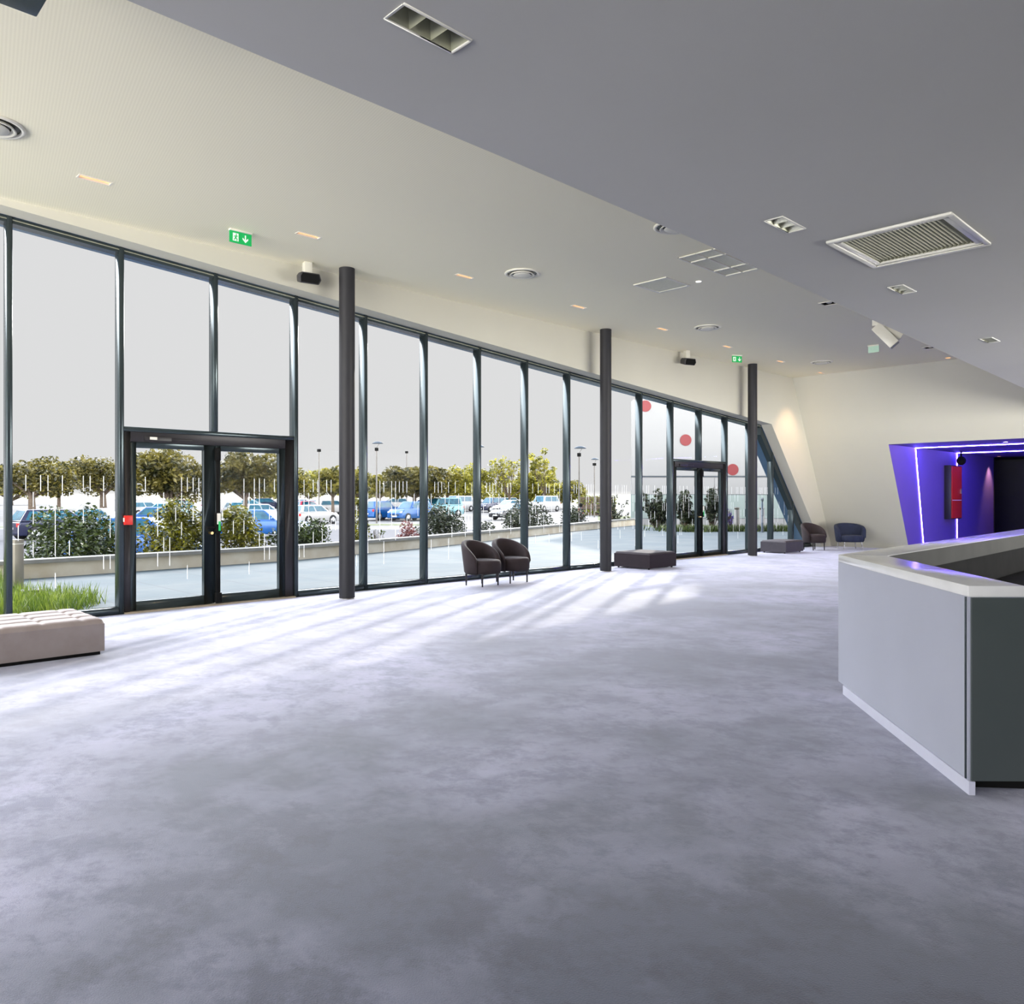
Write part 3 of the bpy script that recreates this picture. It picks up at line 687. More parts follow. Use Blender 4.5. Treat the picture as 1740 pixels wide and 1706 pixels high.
# ================================================================== seating
def tub_chair(name, fab, legmat, loc, rz, wide=1., seat_h=.44, back_h=.76, splay=.0, arm=.62):
    e = empty(name, loc, rz)                    # faces -y
    N = 40; aM = math.radians(118); ro, ri = .315, .255
    v = []; fcs = []
    for i in range(N+1):
        t = -aM+2*aM*i/N; u = abs(t)/aM
        top_z = seat_h-.02+(back_h-seat_h+.02)*(math.cos(min(1, u)*PI/2)**arm)
        ang = PI/2-t
        ring = []
        for r, z, lean_ in ((ro-.035, .20, 0), (ro-.01, .235, 0), (ro+.005, .30+.2*(top_z-.3), .2), (ro+.028, top_z-.045, .9), (ro+.018, top_z-.012, 1), (ro-.012, top_z, 1), (ri+.012, top_z-.012, 1), (ri, top_z-.045, .9), (ri-.012, .44, .2), (ri-.015, .22, 0)):
            z = min(z, top_z)
            ring.append((r*math.cos(ang)*wide, r*math.sin(ang)+lean_*.035*max(0, math.sin(ang)), z))
        v += ring
    m = 10
    for i in range(N):
        for j in range(m): fcs.append((i*m+j, i*m+(j+1) % m, (i+1)*m+(j+1) % m, (i+1)*m+j))
    fcs += [tuple(range(m)), tuple(range(N*m+m-1, N*m-1, -1))]
    MB().add(v, fcs, True).build('backrest', fab, e)
    # seat: rounded D coming forward
    sb = MB(); prof = [(0, .21), (.9, .21), (.97, .225), (1, .27), (1, seat_h-.07), (.97, seat_h-.025), (.9, seat_h-.004), (.6, seat_h+.008), (.001, seat_h+.012)]
    K = 40; vv = []
    for s_, z in prof:
        for i in range(K):
            a = 2*PI*i/K; x = .272*math.cos(a); y = .272*math.sin(a)
            if y < 0: y *= 1.22; x = .272*math.copysign(abs(math.cos(a))**.75, math.cos(a))
            vv.append((x*s_*wide, y*s_, z))
    ff = [(j*K+i, j*K+(i+1) % K, (j+1)*K+(i+1) % K, (j+1)*K+i) for j in range(len(prof)-1) for i in range(K)]
    sb.add(vv, ff, True).build('seat', fab, e)
    for sx_, sy_ in ((-1, -1), (1, -1), (-1, 1), (1, 1)):
        x, y = sx_*.19*wide, sy_*.19
        l = MB().tube((x, y, .215), (x*(1+splay), y*(1+splay), 0.012), .017, .013, 12); l.tube((x*(1+splay), y*(1+splay), 0), (x*(1+splay), y*(1+splay), .012), .014, n=12)
        l.build('leg', legmat, e)
    return e
c1 = tub_chair('tub_chair', M['brown_fab'], M['leg'], (8.86, 9.84, 0), math.radians(4), 1.0)
tag(c1, 'dark brown tub chair, left one of the pair at the window', 'chair', 'dark brown tub chairs at the window')
c2 = copy_tree(c1); c2.location = (9.58, 9.86, 0); c2.rotation_euler = (0, 0, math.radians(-5))
tag(c2, 'dark brown tub chair, right one of the pair at the window', 'chair')
c3 = copy_tree(c1); c3.location = (21.45, 9.85, 0); c3.rotation_euler = (0, 0, math.radians(-25))
tag(c3, 'dark brown tub chair alone behind the far low ottoman at the raked window', 'chair')
c4 = tub_chair('tub_chair', M['blue_fab'], M['metal'], (22.55, 9.3, 0), math.radians(-42), 1.28, .40, .74, .12, .30)
tag(c4, 'navy blue tub chair on thin metal legs against the end wall', 'chair')

def rounded_block(w, d, z0, z1, top_fn, nx, ny, r=.04):
    """upholstered block: tufted or domed top grid with skirts"""
    b = MB(); xs = [-w/2+w*i/nx for i in range(nx+1)]; ys = [-d/2+d*j/ny for j in range(ny+1)]
    def edge_drop(x, y):
        ex = min(x+w/2, w/2-x); ey = min(y+d/2, d/2-y); e_ = min(ex, ey)
        return 0 if e_ >= r else r-math.sqrt(max(0, r*r-(r-e_)**2))
    vs = [(x, y, z1-edge_drop(x, y)+top_fn(x, y)) for y in ys for x in xs]
    W_ = nx+1
    b.add(vs, [(j*W_+i, j*W_+i+1, (j+1)*W_+i+1, (j+1)*W_+i) for j in range(ny) for i in range(nx)], True)
    ring = [(i, 0) for i in range(nx+1)]+[(nx, j) for j in range(1, ny+1)]+[(i, ny) for i in range(nx-1, -1, -1)]+[(0, j) for j in range(ny-1, 0, -1)]
    up = [vs[j*W_+i] for i, j in ring]; n = len(up)
    lo = [(x*1.0, y*1.0, z0) for x, y, z in up]
    b.add(up+lo, [(i, (i+1) % n, (i+1) % n+n, i+n) for i in range(n)])
    return b
# tufted long ottoman
w, d, h = 2.0, .97, .345
e = empty('tufted_ottoman', (1.40, 8.515, 0))
tx, ty = .33, .2425
btn = [(-w/2+.17+tx*i, -d/2+ty*jj) for i in range(6) for jj in (1, 2, 3)]
def tuft(x, y):
    s_ = 0
    gx = ((x+w/2-.17)/tx) % 1; gy = ((y+d/2)/ty) % 1
    gx = min(gx, 1-gx)*tx; gy = min(gy, 1-gy)*ty
    inx = min(x+w/2, w/2-x); iny = min(y+d/2, d/2-y)
    f_ = min(1, inx/.08)*min(1, iny/.08)
    return -f_*(.014*math.exp(-(gx/.016)**2)+.026*math.exp(-(gy/.026)**2)+.018*math.exp(-(gx*gx+gy*gy)/.0009))+.006*f_
rounded_block(w, d, .035, h, tuft, 120, 64, .05).build('cushion', M['taupe'], e)
bb = []
for x, y in btn:
    bt = MB().lathe([(.001, .008), (.008, .006), (.012, 0)], 10, (x, y)); bt.xf(Matrix.Translation((0, 0, h-.056))); bt.build('button', M['taupe'], e)
MB().box(-w/2+.03, -d/2+.03, 0, w/2-.03, d/2-.03, .036).build('base', M['black'], e)
tag(e, 'long taupe button tufted ottoman in the sun at the left edge', 'ottoman')
# plain ottomans
def ottoman(loc, w, d, h, fab, label, rz=0):
    e = empty('ottoman', loc, rz)
    rounded_block(w, d, .03, h, lambda x, y: .012*math.cos(PI*x/w)*math.cos(PI*y/d), 26, 26, .035).build('cushion', fab, e)
    for sx_ in (-1, 1):
        for sy_ in (-1, 1): MB().lathe([(.02, 0), (.022, .032)], 12, (sx_*(w/2-.07), sy_*(d/2-.07))).build('foot', M['leg'], e)
    tag(e, label, 'ottoman', 'plain square ottomans')
ottoman((13.6, 9.93, 0), .95, .92, .34, M['plum_fab'], 'dark plum square ottoman between the middle column and far double door')
ottoman((19.95, 10.05, 0), 1.0, .72, .33, M['grey_fab'], 'grey low ottoman right of the far column')

# ================================================================== portal lights and fittings
for xt, xb, l in ((24.10, 24.78, 'outer blue white led line framing the mouth of the purple corridor'), (27.85, 27.85, 'inner blue white led line deeper in the purple corridor')):
    b = MB(); y = PY-.018
    b.add([(xb-.018, y, .01), (xb+.018, y, .01), (xt+.018, y, PZ-.01), (xt-.018, y, PZ-.01)], [(0, 1, 2, 3)])
    b.box(xt-.012, PY2+.05, PZ-.024, xt+.012, PY-.01, PZ-.010)
    o = b.build('led_line', M['led_blue']); tag(o, l, 'led strip light', 'led lines in the corridor')
e = empty('hose_cabinet', (27.15, PY, .80))
MB().box(-.52, -.20, 0, .52, 0, 1.68).build('body', M['frame_black'], e, bevel=.01)
dd = MB().box(-.49, -.215, .03, .49, -.20, 1.65).build('door', M['red_plastic'], e, bevel=.006)
MB().box(-.46, -.219, .58, .46, -.215, .6).build('rail', M['white'], dd)
MB().box(.38, -.23, .8, .42, -.215, .95).build('handle', M['metal'], dd)
tag(e, 'tall red fire hose cabinet on the blue lit corridor wall', 'cabinet')
e = empty('corridor_speaker', (27.2, 7.75, 2.63))
MB().lathe([(.001, -.13), (.10, -.12), (.14, 0), (.09, .12), (.001, .14)], 16).xf(Matrix.Rotation(PI/2, 4, 'Y')).build('cabinet', M['black'], e)
MB().box(-.02, -.02, .08, .02, .02, .29).build('bracket', M['black'], e)
tag(e, 'small black speaker above the red cabinet', 'speaker')
e = empty('exit_sign', (33.4, 7.2, 2.9), PI/2)
MB().box(-.1, -.01, -.22, .1, .01, 0).build('panel', M['green_sign'], e)
tag(e, 'tiny green exit light in the dark at the end of the corridor', 'exit sign')
e = empty('spot_downlight', (31.4, 7.75, PZ))
MB().lathe([(.001, -.005), (.05, -.005), (.06, 0)], 16).build('lamp', M['warm_lamp'], e)
warm_spot(e, (0, 0, -.04), 160, 1.3, (math.radians(8), 0, 0))
tag(e, 'warm downlight reddening the far end of the corridor wall', 'ceiling light')
e = empty('spot_downlight', (23.3, 5.6, PZ))
MB().lathe([(.001, -.005), (.05, -.005), (.06, 0)], 16).build('lamp', M['led_white'], e)
tag(e, 'small white downlight in the portal ceiling', 'ceiling light')

# ================================================================== terrace
tp = [(XL-4, 11.1), (26.5, 11.1), (34, 13.0), (31.6, 17.0), (28.4, 18.2), (33.5, 25.0), (27.3, 23.1), (20, 20.4), (14.4, 18.3), (9.2, 16.85), (3.7, 16.45), (-12, 16.4)]
o = MB().prism_z(tp, -.3, -.005).build('terrace', M['paver']); struct(o, 'pale paved terrace outside the windows')
struct(MB().box(XL, 10.6, -.3, 26.5, 11.1, -.006).build('trim_2', M['concrete_cap']))
pp = [(-12, 16.4), (3.7, 16.45), (9.2, 16.85), (14.4, 18.3), (20, 20.4), (27.3, 23.1), (34.6, 25.6)]
def off(pts, t):
    out = []
    for i, p in enumerate(pts):
        a = Vector(pts[max(0, i-1)]); c_ = Vector(pts[min(len(pts)-1, i+1)]); d = (c_-a).normalized(); out.append((p[0]-d.y*t, p[1]+d.x*t))
    return out
def strip(b, o1, o2, z0, z1):
    i1, i2 = off(pp, o1), off(pp, o2)
    for i in range(len(pp)-1): b.prism_z([i1[i], i1[i+1], i2[i+1], i2[i]], z0, z1)
    return b
w_ = strip(MB(), 0, .28, -.6, .27).build('parapet', M['parapet'])
strip(MB(), -.05, .33, .27, .34).build('cap', M['concrete_cap'], w_)
tag(w_, 'low beige parapet wall with a white cap around the terrace', 'wall')

# ================================================================== ground beyond
def gz(fd): return -.6 if fd < 65 else (-.6+(fd-65)/45*.6 if fd < 110 else 0.)
def W2(r, fd): return (.697*fd+.717*r, .717*fd-.697*r)
st = [8, 40, 65, 80, 95, 110, 200, 420]; b = MB()
for i in range(len(st)-1):
    a, c_ = st[i], st[i+1]; v = []
    for fd, sgn in ((a, -1), (a, 1), (c_, 1), (c_, -1)):
        x, y = W2(sgn*(60+fd*1.2), fd); v.append((x, y, gz(fd)-(.0)))
    # keep the ground clear of the building interior
    b.add(v, [(0, 1, 2, 3)])
struct(b.build('ground', M['lot']), 'bright concrete car park ground')
bpy.data.objects['ground'].location = (0, 0, -.005)
# cut: the floor slab and terrace sit above the ground level
def gquad(name, r0, r1, f0, f1, m, label, cat, dz_=.004):
    v = []
    for fd, r in ((f0, r0), (f0, r1), (f1, r1), (f1, r0)):
        x, y = W2(r*fd/50, fd); v.append((x, y, gz(fd)+dz_))
    o = MB().add(v, [(0, 1, 2, 3)]).build(name, m); tag(o, label, cat); return o
gquad('road', -42, 30, 25.5, 50, M['asphalt'], 'pale grey asphalt lane between the shrubs and parked cars', 'road')
gquad('verge', -42, -24, 53, 54.6, M['verge'], 'thin grass verge beyond the lane at the left edge', 'grass')
gquad('verge', 5.5, 11, 64, 78, M['verge'], 'green grass island under the sparse yellow tree', 'grass')
gquad('verge', -10.5, -4.5, 57, 60, M['verge'], 'grass strip in front of the blue cars', 'grass')

# grass bed by the window
rg = np.random.default_rng(3); b = MB()
for i in range(5200):
    y = 11.15+rg.random()*5.0
    xr = 3.0+.42*math.sin((y-11)*1.3)+.25*rg.random()-(.0 if y > 12 else (12-y)*.25)
    x = xr-abs(rg.normal(0, 1.6))
    if x < -3: continue
    hgt = .10+.2*rg.random(); a = rg.random()*6.28; dx, dy = math.cos(a)*.008, math.sin(a)*.008; lx, ly = rg.normal(0, .06), rg.normal(0, .06)
    b.add([(x-dx, y-dy, 0), (x+dx, y+dy, 0), (x+dx*.6+lx*.5, y+dy*.6+ly*.5, hgt*.6), (x-dx*.6+lx*.5, y-dy*.6+ly*.5, hgt*.6), (x+lx, y+ly, hgt)], [(0, 1, 2, 3), (3, 2, 4)])
g = b.build('grass', M['grass']); tag(g, 'long bright green grass around the bollard outside the window', 'grass', kind='stuff')
struct(MB().prism_z([(-3.2, 11.12), (2.85, 11.12), (3.3, 13), (3.1, 14.5), (3.4, 16.3), (-3.2, 16.3)], -.01, .004).build('trim_3', M['verge']))
e = empty('bollard', (2.87, 13.74, 0), math.radians(20))
MB().box(-.07, -.07, 0, .07, .07, .84).build('post', M['steel_post'], e, bevel=.006)
MB().box(-.072, -.072, .78, .072, .072, .792).build('light_slot', M['white'], e)
MB().box(-.072, -.072, .84, .072, .072, .85).build('cap', M['steel_post'], e)
tag(e, 'bronze square bollard standing in the grass at the left', 'bollard')
e = MB().lathe([(.13, .02), (.16, .03), (.165, .05), (.15, .06), (.13, .05), (.001, .045)], 32).build('drain_cover', M['concrete_cap']); e.location = (3.0, 13.35, .06)
tag(e, 'white round drain cover at the foot of the square bollard', 'drain cover')
for x, y, h, l, m in ((33.6, 19.2, 1.0, 'dark round bollard before the wing wall, left one', 'lamp_pole'), (34.5, 18.4, 1.0, 'dark round bollard partly behind the far column', 'lamp_pole'), (30.6, 16.3, 1.45, 'slim pale blue post outside the raked window', 'lamp_disc')):
    r = .12 if m == 'lamp_pole' else .05
    e = MB().lathe([(r, -.3), (r, h*.86), (r*.8, h*.86), (r*.8, h*.92), (r*1.05, h*.92), (r*1.05, h), (.001, h)], 20).build('bollard' if m == 'lamp_pole' else 'post', M[m]); e.location = (x, y, 0); tag(e, l, 'bollard' if m == 'lamp_pole' else 'post')

# ================================================================== foliage
def leaves(name, m, blobs, n, size, parent, seed, flat=.6):
    r = np.random.default_rng(seed); vol = np.array([bl[3]*bl[4]*bl[5] for bl in blobs])**.75; cnt = (n*vol/vol.sum()).astype(int)
    P = []
    for (cx, cy, cz, rx, ry, rz), k in zip(blobs, cnt):
        d = r.normal(size=(k, 3)); d /= np.linalg.norm(d, axis=1)[:, None]; rad = r.random(k)**.38
        P.append(np.array([cx, cy, cz])+d*rad[:, None]*np.array([rx, ry, rz]))
    P = np.concatenate(P); k = len(P)
    a = r.normal(size=(k, 3)); a[:, 2] *= flat; a /= np.linalg.norm(a, axis=1)[:, None]
    t = r.normal(size=(k, 3)); t -= (t*a).sum(1)[:, None]*a; t /= np.linalg.norm(t, axis=1)[:, None]
    s_ = size*(.6+.8*r.random(k))[:, None]
    V = np.stack([P-a*s_*.9, P+t*s_*.42, P+a*s_*.9, P-t*s_*.42], 1).reshape(-1, 3)
    me = bpy.data.meshes.new(name); me.vertices.add(4*k); me.vertices.foreach_set('co', V.ravel()); me.loops.add(4*k); me.loops.foreach_set('vertex_index', np.arange(4*k))
    me.polygons.add(k); me.polygons.foreach_set('loop_start', np.arange(0, 4*k, 4)); me.polygons.foreach_set('loop_total', np.full(k, 4)); me.update(calc_edges=True); me.validate()
    me.materials.append(m); o = bpy.data.objects.new(name, me); COL.objects.link(o); o.parent = parent; return o

def tree(loc, zb, zt, rad, m, n, label, seed, tr=.18, sparse=False, size=.17, lumps=14):
    rad *= 1.2; zb -= .25
    r = random.Random(seed); x, y, z0 = loc; e = empty('tree', (x, y, z0)); zb -= z0; zt -= z0
    t = MB(); crown_c = (zb+zt)/2; t.tube((0, 0, -.2), (r.uniform(-.1, .1), 0, zb+.2), tr, tr*.75, 10)
    blobs = []
    for i in range(lumps):
        a = r.uniform(0, 6.28); q = rad*r.uniform(.25, .78); zz = r.uniform(zb+.2*(zt-zb), zt-.25*(zt-zb)); s_ = r.uniform(.26, .42)
        bx_, by_ = q*math.cos(a), q*math.sin(a)
        if sparse:
            for j_ in range(6):
                s2 = rad*r.uniform(.10, .22); blobs.append((bx_+r.uniform(-.35, .35)*rad, by_+r.uniform(-.35, .35)*rad, zz+r.uniform(-.22, .24)*(zt-zb), s2, s2, s2*.9))
        else: blobs.append((bx_, by_, zz, rad*s_, rad*s_, (zt-zb)*r.uniform(.2, .3)))
        t.tube((0, 0, zb), (bx_, by_, zz), tr*.4, tr*.12, 6)
        if sparse:
            for j_ in range(4): t.tube((bx_*.6, by_*.6, zb+(zz-zb)*.6), (bx_+r.uniform(-.6, .6), by_+r.uniform(-.6, .6), zz+r.uniform(.2, 1.2)), tr*.12, tr*.05, 5)
    if not sparse: blobs.append((0, 0, crown_c, rad*.6, rad*.6, (zt-zb)*.42))
    t.build('trunk', M['trunk'], e); leaves('foliage', M[m], blobs, n, size, e, seed)
    tag(e, label, 'tree', 'trees in the car park'); return e
TREES = [
 ((19.25, 85.88, -.47), 1.73, 5.4, 3.3, 'leaf_dark', 3000, 'dense round olive tree at the far left of the car park, forked trunk', .38, 0),
 ((28.1, 112.15, -.13), 1.65, 6.3, 2.7, 'leaf_dark', 2200, 'smaller dark tree with a thin trunk second from the left', .25, 0),
 ((28.98, 97.34, -.27), 1.91, 6.5, 3.8, 'leaf_dark', 3600, 'broad olive tree seen just left of the near double door', .42, 0),
 ((17.26, 45.98, -.6), 1.5, 4.5, 2.35, 'leaf_dark', 5200, 'large dense tree filling the left door leaf', .2, 0),
 ((23.46, 49.71, -.6), 1.6, 4.8, 2.0, 'leaf_dark', 4600, 'dense dark tree behind the right door leaf', .2, 0),
 ((46.71, 87.08, -.2), 1.43, 5.0, 2.3, 'leaf_mid', 2400, 'olive tree hidden behind the right stile of the near door', .2, 0),
 ((52.5, 92.4, -.16), 1.43, 5.4, 1.9, 'leaf_yellow', 1800, 'bright yellow green tree right of the near double door', .15, 0),
 ((42.62, 70.14, -.4), 1.62, 4.7, 1.9, 'leaf_mid', 3000, 'olive tree just left of the near column', .18, 0),
 ((46.94, 72.91, -.33), 1.6, 4.8, 1.6, 'leaf_mid', 2200, 'olive tree peeking between the near column and its mullion', .18, 0),
 ((44.98, 59.47, -.48), 1.65, 4.6, 3.1, 'leaf_dark', 5600, 'wide dark tree on a pale trunk behind the blue cars', .24, 0),
 ((54.67, 79.35, -.2), 1.5, 4.5, 1.8, 'leaf_mid', 2000, 'yellowish tree left of the wide dark tree', .15, 0),
 ((65.5, 75.4, -.2), 1.36, 5.7, 2.8, 'leaf_yellow', 3400, 'yellow green tree with a thin trunk behind the white cars', .16, 0),
 ((54.2, 65.86, -.33), 1.6, 4.7, 1.6, 'leaf_mid', 2200, 'olive tree touching the right side of the wide dark tree', .16, 0),
 ((69.49, 71.91, -.13), 1.6, 7.0, 2.4, 'leaf_yellow', 900, 'sparse pale yellow tree with visible branches left of a mullion', .16, 1),
 ((72.68, 68.81, -.13), 1.42, 7.6, 1.9, 'leaf_yellow', 1500, 'tallest sparse yellow tree in the car park', .16, 1),
 ((78.75, 76.85, 0), .9, 5.2, 2.8, 'leaf_yellow', 2600, 'low spreading yellow tree beyond the white cars', .15, 0),
 ((78.58, 70.05, -.07), .9, 4.1, 2.6, 'leaf_mid', 2400, 'brownish low tree left of the bright hedge', .15, 0),
 ((33.28, 162.89, 0), 1.0, 6.0, 5.5, 'leaf_mid', 2200, 'distant tree on the horizon at the left', .3, 0),
 ((65.81, 131.27, 0), 1.0, 6.0, 6.0, 'leaf_yellow', 2200, 'distant tree on the horizon behind the near double door', .3, 0),
 ((84.29, 127.25, 0), 1.0, 5.6, 6.5, 'leaf_yellow', 2200, 'distant tree on the horizon behind the near column', .3, 0),
 ((101.5, 121.0, 0), 1.0, 5.2, 7.5, 'leaf_yellow', 2600, 'distant wide tree on the horizon behind the brown chairs', .3, 0),
 ((104.0, 105.0, 0), .8, 5.0, 6.5, 'leaf_yellow', 2200, 'distant pale tree on the horizon right of the brown chairs', .3, 0),
]
for i, (loc, zb, zt, rad, m, n, l, tr, sp) in enumerate(TREES):
    dist = math.hypot(loc[0], loc[1]); tree(loc, zb, zt, rad, m, int(n*1.5), l, 100+i, tr, bool(sp), size=.16 if dist < 60 else (.22 if dist < 110 else .34))

def shrub(loc, zt, rad, m, n, label, seed, size=.05, sparse=False, z0=-.6, base=-.35):
    r = random.Random(seed); x, y = loc; rad *= 1.25; n = int(n*1.35)
    e = empty('shrub', (x, y, z0)); zt -= z0; t = MB(); blobs = []; k = 9 if not sparse else 12
    for i in range(k):
        a = r.uniform(0, 6.28); q = rad*r.uniform(.15, .75); zz = r.uniform(.22, .93)*zt; hx, hy = q*math.cos(a), q*math.sin(a)
        if zz > .75*zt: hx *= .6; hy *= .6
        rr = rad*r.uniform(.36, .52)*(1 if not sparse else .5)
        blobs.append((hx, hy, min(zz, zt-rr*.9), rr, rr, rr*1.15)); t.tube((hx*.15, hy*.15, 0), (hx, hy, zz), .018, .007, 5)
    if sparse:
        blobs = []; rad *= 1.35; n = int(n*1.5)
        for i in range(20):
            a = r.uniform(0, 6.28); q = rad*r.uniform(.1, .8); zz = r.uniform(.45, 1.0)*zt*(1-.25*(q/rad)**2); hx, hy = q*math.cos(a), q*math.sin(a)
            t.tube((hx*.1, hy*.1, 0), (hx, hy, zz), .014, .004, 5)
            for j_ in range(7):
                u_ = r.uniform(.35, 1); sc_ = rad*r.uniform(.05, .13)*(1.5-u_*.7)
                blobs.append((hx*u_+r.uniform(-.1, .1)*rad, hy*u_+r.uniform(-.1, .1)*rad, zz*u_, sc_, sc_, sc_*1.7))
    if not sparse: blobs.append((0, 0, zt*.5, rad*.8, rad*.8, zt*.45))
    t.build('stem', M['trunk'], e); leaves('foliage', M[m], blobs, n, size, e, seed)
    tag(e, label, 'shrub', 'shrubs beyond the parapet'); return e
SHRUBS = [
 ((4.84, 18.44), 1.24, .78, 'leaf_shrub', 4200, 'big glossy dark green shrub left of the near double door', 0, .06),
 ((5.95, 19.0), .86, .24, 'leaf_shrub', 1500, 'low dark shrub behind the left stile of the near door', 0, .055),
 ((6.83, 18.19), 1.42, .78, 'leaf_shrub_y', 4200, 'tall shrub with yellowing leaves behind the left door leaf', 0, .055),
 ((8.5, 18.1), 1.24, .57, 'leaf_shrub_y', 2600, 'leafy shrub behind the right door leaf', 0, .055),
 ((9.51, 18.09), .67, .36, 'leaf_shrub', 1100, 'small dark shrub at the right edge of the right door leaf', 0, .05),
 ((10.64, 18.6), .88, .56, 'leaf_shrub', 2300, 'broad shrub just left of the near column', 0, .055),
 ((12.04, 18.42), 1.53, .26, 'leaf_shrub_y', 1100, 'narrow tall shrub between the near column and mullion', 0, .055),
 ((12.55, 18.4), .74, .24, 'leaf_shrub', 240, 'sparse sprig of leaves right of the near column', 1, .06),
 ((14.29, 19.2), .79, .34, 'leaf_red', 900, 'small red brown shrub', 0, .055),
 ((17.18, 21.1), 1.16, .86, 'leaf_grey', 3000, 'wide dark shrub behind the left brown chair', 0, .06),
 ((19.48, 21.5), .63, .42, 'leaf_grey', 800, 'low dark shrub right of the left brown chair', 0, .06),
 ((21.81, 22.3), .99, .52, 'leaf_grey', 1100, 'upright dark shrub left of the fifth mullion', 0, .065),
 ((24.65, 24.1), 1.37, .93, 'leaf_grey', 2400, 'broad dark shrub in front of the yellow trees', 0, .065),
 ((29.22, 25.6), .98, .7, 'leaf_grey', 1700, 'dark shrub just left of the second column', 0, .07),
 ((32.88, 26.2), 1.69, .74, 'leaf_grey', 800, 'loose airy shrub just right of the second column', 1, .085),
 ((30.9, 21.9), 2.17, .72, 'leaf_grey', 2800, 'tall bushy shrub at the end of the parapet', 1, .085),
 ((30.5, 20.0), 1.93, .54, 'leaf_grey', 1400, 'shrub behind the left leaf of the far double door', 1, .085),
 ((30.9, 18.9), 2.24, .53, 'leaf_grey', 1100, 'tallest thin shrub behind the right leaf of the far double door', 1, .085),
 ((32.29, 18.82), 1.12, .16, 'leaf_purple', 160, 'tiny purple flowering shrub right of the far double door', 1, .06),
]
for i, (loc, zt, rad, m, n, l, sp, size) in enumerate(SHRUBS):
    shrub(loc, zt, rad, m, n, l, 300+i, size, bool(sp), -.6 if i < 15 else -.05)
def hedge(p, q, z0, z1, m, n, label, size, dep=.5, seed=1):
    e = empty('hedge', ((p[0]+q[0])/2, (p[1]+q[1])/2, z0), math.atan2(q[1]-p[1], q[0]-p[0])); L = math.dist(p, q); h = z1-z0
    MB().box(-L/2+.05, -dep/2+.08, 0, L/2-.05, dep/2-.08, h-.08).build('core', M['trunk'], e)
    r = np.random.default_rng(seed); bl = []
    k = max(4, int(L/.35))
    for i in range(k):
        for zz in (.25, .75): bl.append((-L/2+(i+.5)*L/k, 0, zz*h, L/k*.75, dep*.62, h*.3))
    leaves('foliage', M[m], bl, n, size, e, seed); tag(e, label, 'hedge')
hedge((9.5, 29.0), (13.2, 31.0), -.6, .55, 'leaf_mid', 2600, 'clipped green hedge behind the near double door', .07)
hedge((60.6, 52.7), (63.4, 50.0), -.45, 1.56, 'leaf_hedge', 2200, 'bright yellow green clipped hedge left of the second column', .14)
# ground cover strip in front of the wing
b = MB(); rg = np.random.default_rng(9)
for i in range(2500):
    t = rg.random(); x = 28.6+t*5.2+rg.normal(0, .25); y = 18.6-t*4.2+abs(rg.normal(0, .9))+.2
    hgt = .12+.22*rg.random(); a = rg.random()*6.28; dx, dy = math.cos(a)*.03, math.sin(a)*.03
    b.add([(x-dx, y-dy, -.02), (x+dx, y+dy, -.02), (x+rg.normal(0, .08), y+rg.normal(0, .08), hgt)], [(0, 1, 2)])
g = b.build('ground_cover', M['leaf_shrub']); tag(g, 'dark green ground cover along the far edge of the terrace', 'plants', kind='stuff')
struct(MB().prism_z([(28.4, 18.2), (31.6, 17.0), (34, 13), (38, 16), (36, 24), (33.5, 25.0)], -.3, -.01).build('trim_4', M['verge']))

# ================================================================== wing of the building outside
u = Vector((.717, -.697)); g_ = Vector((.697, .717)); P1 = Vector((36.86, 26.92))
def wp(r, fd): q_ = P1+u*r+g_*fd; return (q_.x, q_.y)
wing = empty('building_wing', (P1.x, P1.y, -.6), math.atan2(u.y, u.x))
def wl(pts_rf, z0, z1, name, m):        # local: x along the wall, y away from the viewer
    o = MB().prism_z([(r, f_) for r, f_ in pts_rf], z0, z1).build(name, m, wing); return o
hs_ = [(-.8, 7.6), (3.6, 10.5), (7, 15.0), (16, 15.5)]  # wall tops out of view, heights shaped to block sun from the floor
b = MB()
for (r0, h0), (r1, h1) in zip(hs_, hs_[1:]):
    v = [(r0, 0, 3.3), (r1, 0, 3.3), (r1, 0, h1), (r0, 0, h0), (r0+2.5, 9, 3.3), (r1+2.5, 9, 3.3), (r1+2.5, 9, h1), (r0+2.5, 9, h0)]
    b.add(v, [(0, 1, 2, 3), (5, 4, 7, 6), (3, 2, 6, 7), (0, 3, 7, 4), (1, 5, 6, 2)])
b.build('upper_wall', M['panel'], wing)
for i in range(4):
    r0 = i*4.0+(-.8 if i == 0 else .012); r1 = (i+1)*4.0-.012
    wl([(r0, .0), (r1, .0), (r1, .2), (r0, .2)], 2.23, 3.19, 'white_panel', M['panel'])
    wl([(r0, .0), (r1, .0), (r1, .2), (r0, .2)], .86, 2.20, 'grey_panel', M['panel_low'])
    wl([(r0, .0), (r1, .0), (r1, .2), (r0, .2)], -.3, .83, 'white_base_panel', M['panel'])
wl([(-.8, .05), (16, .05), (18.5, 9), (1.7, 9)], -.3, 3.3, 'core', M['lamp_disc'])
wl([(-.8, .02), (16, .02), (16, .2), (-.8, .2)], 3.19, 3.22, 'joint', M['lamp_pole'])
for r, z in ((.02, 6.72), (2.34, 4.76+.0), (5.05, 3.06)):
    d = MB().lathe([(.001, -.03), (.33, -.03), (.33, 0)], 40, smooth=False); d.xf(Matrix.Translation((r, 0, z+.6)) @ Matrix.Rotation(PI/2, 4, 'X') @ Matrix.Scale(-1, 4, (0, 0, 1)))
    d.build('red_disc', M['red_disc'], wing)
tag(wing, 'white panelled building wing with red discs beyond the far double door', 'building')

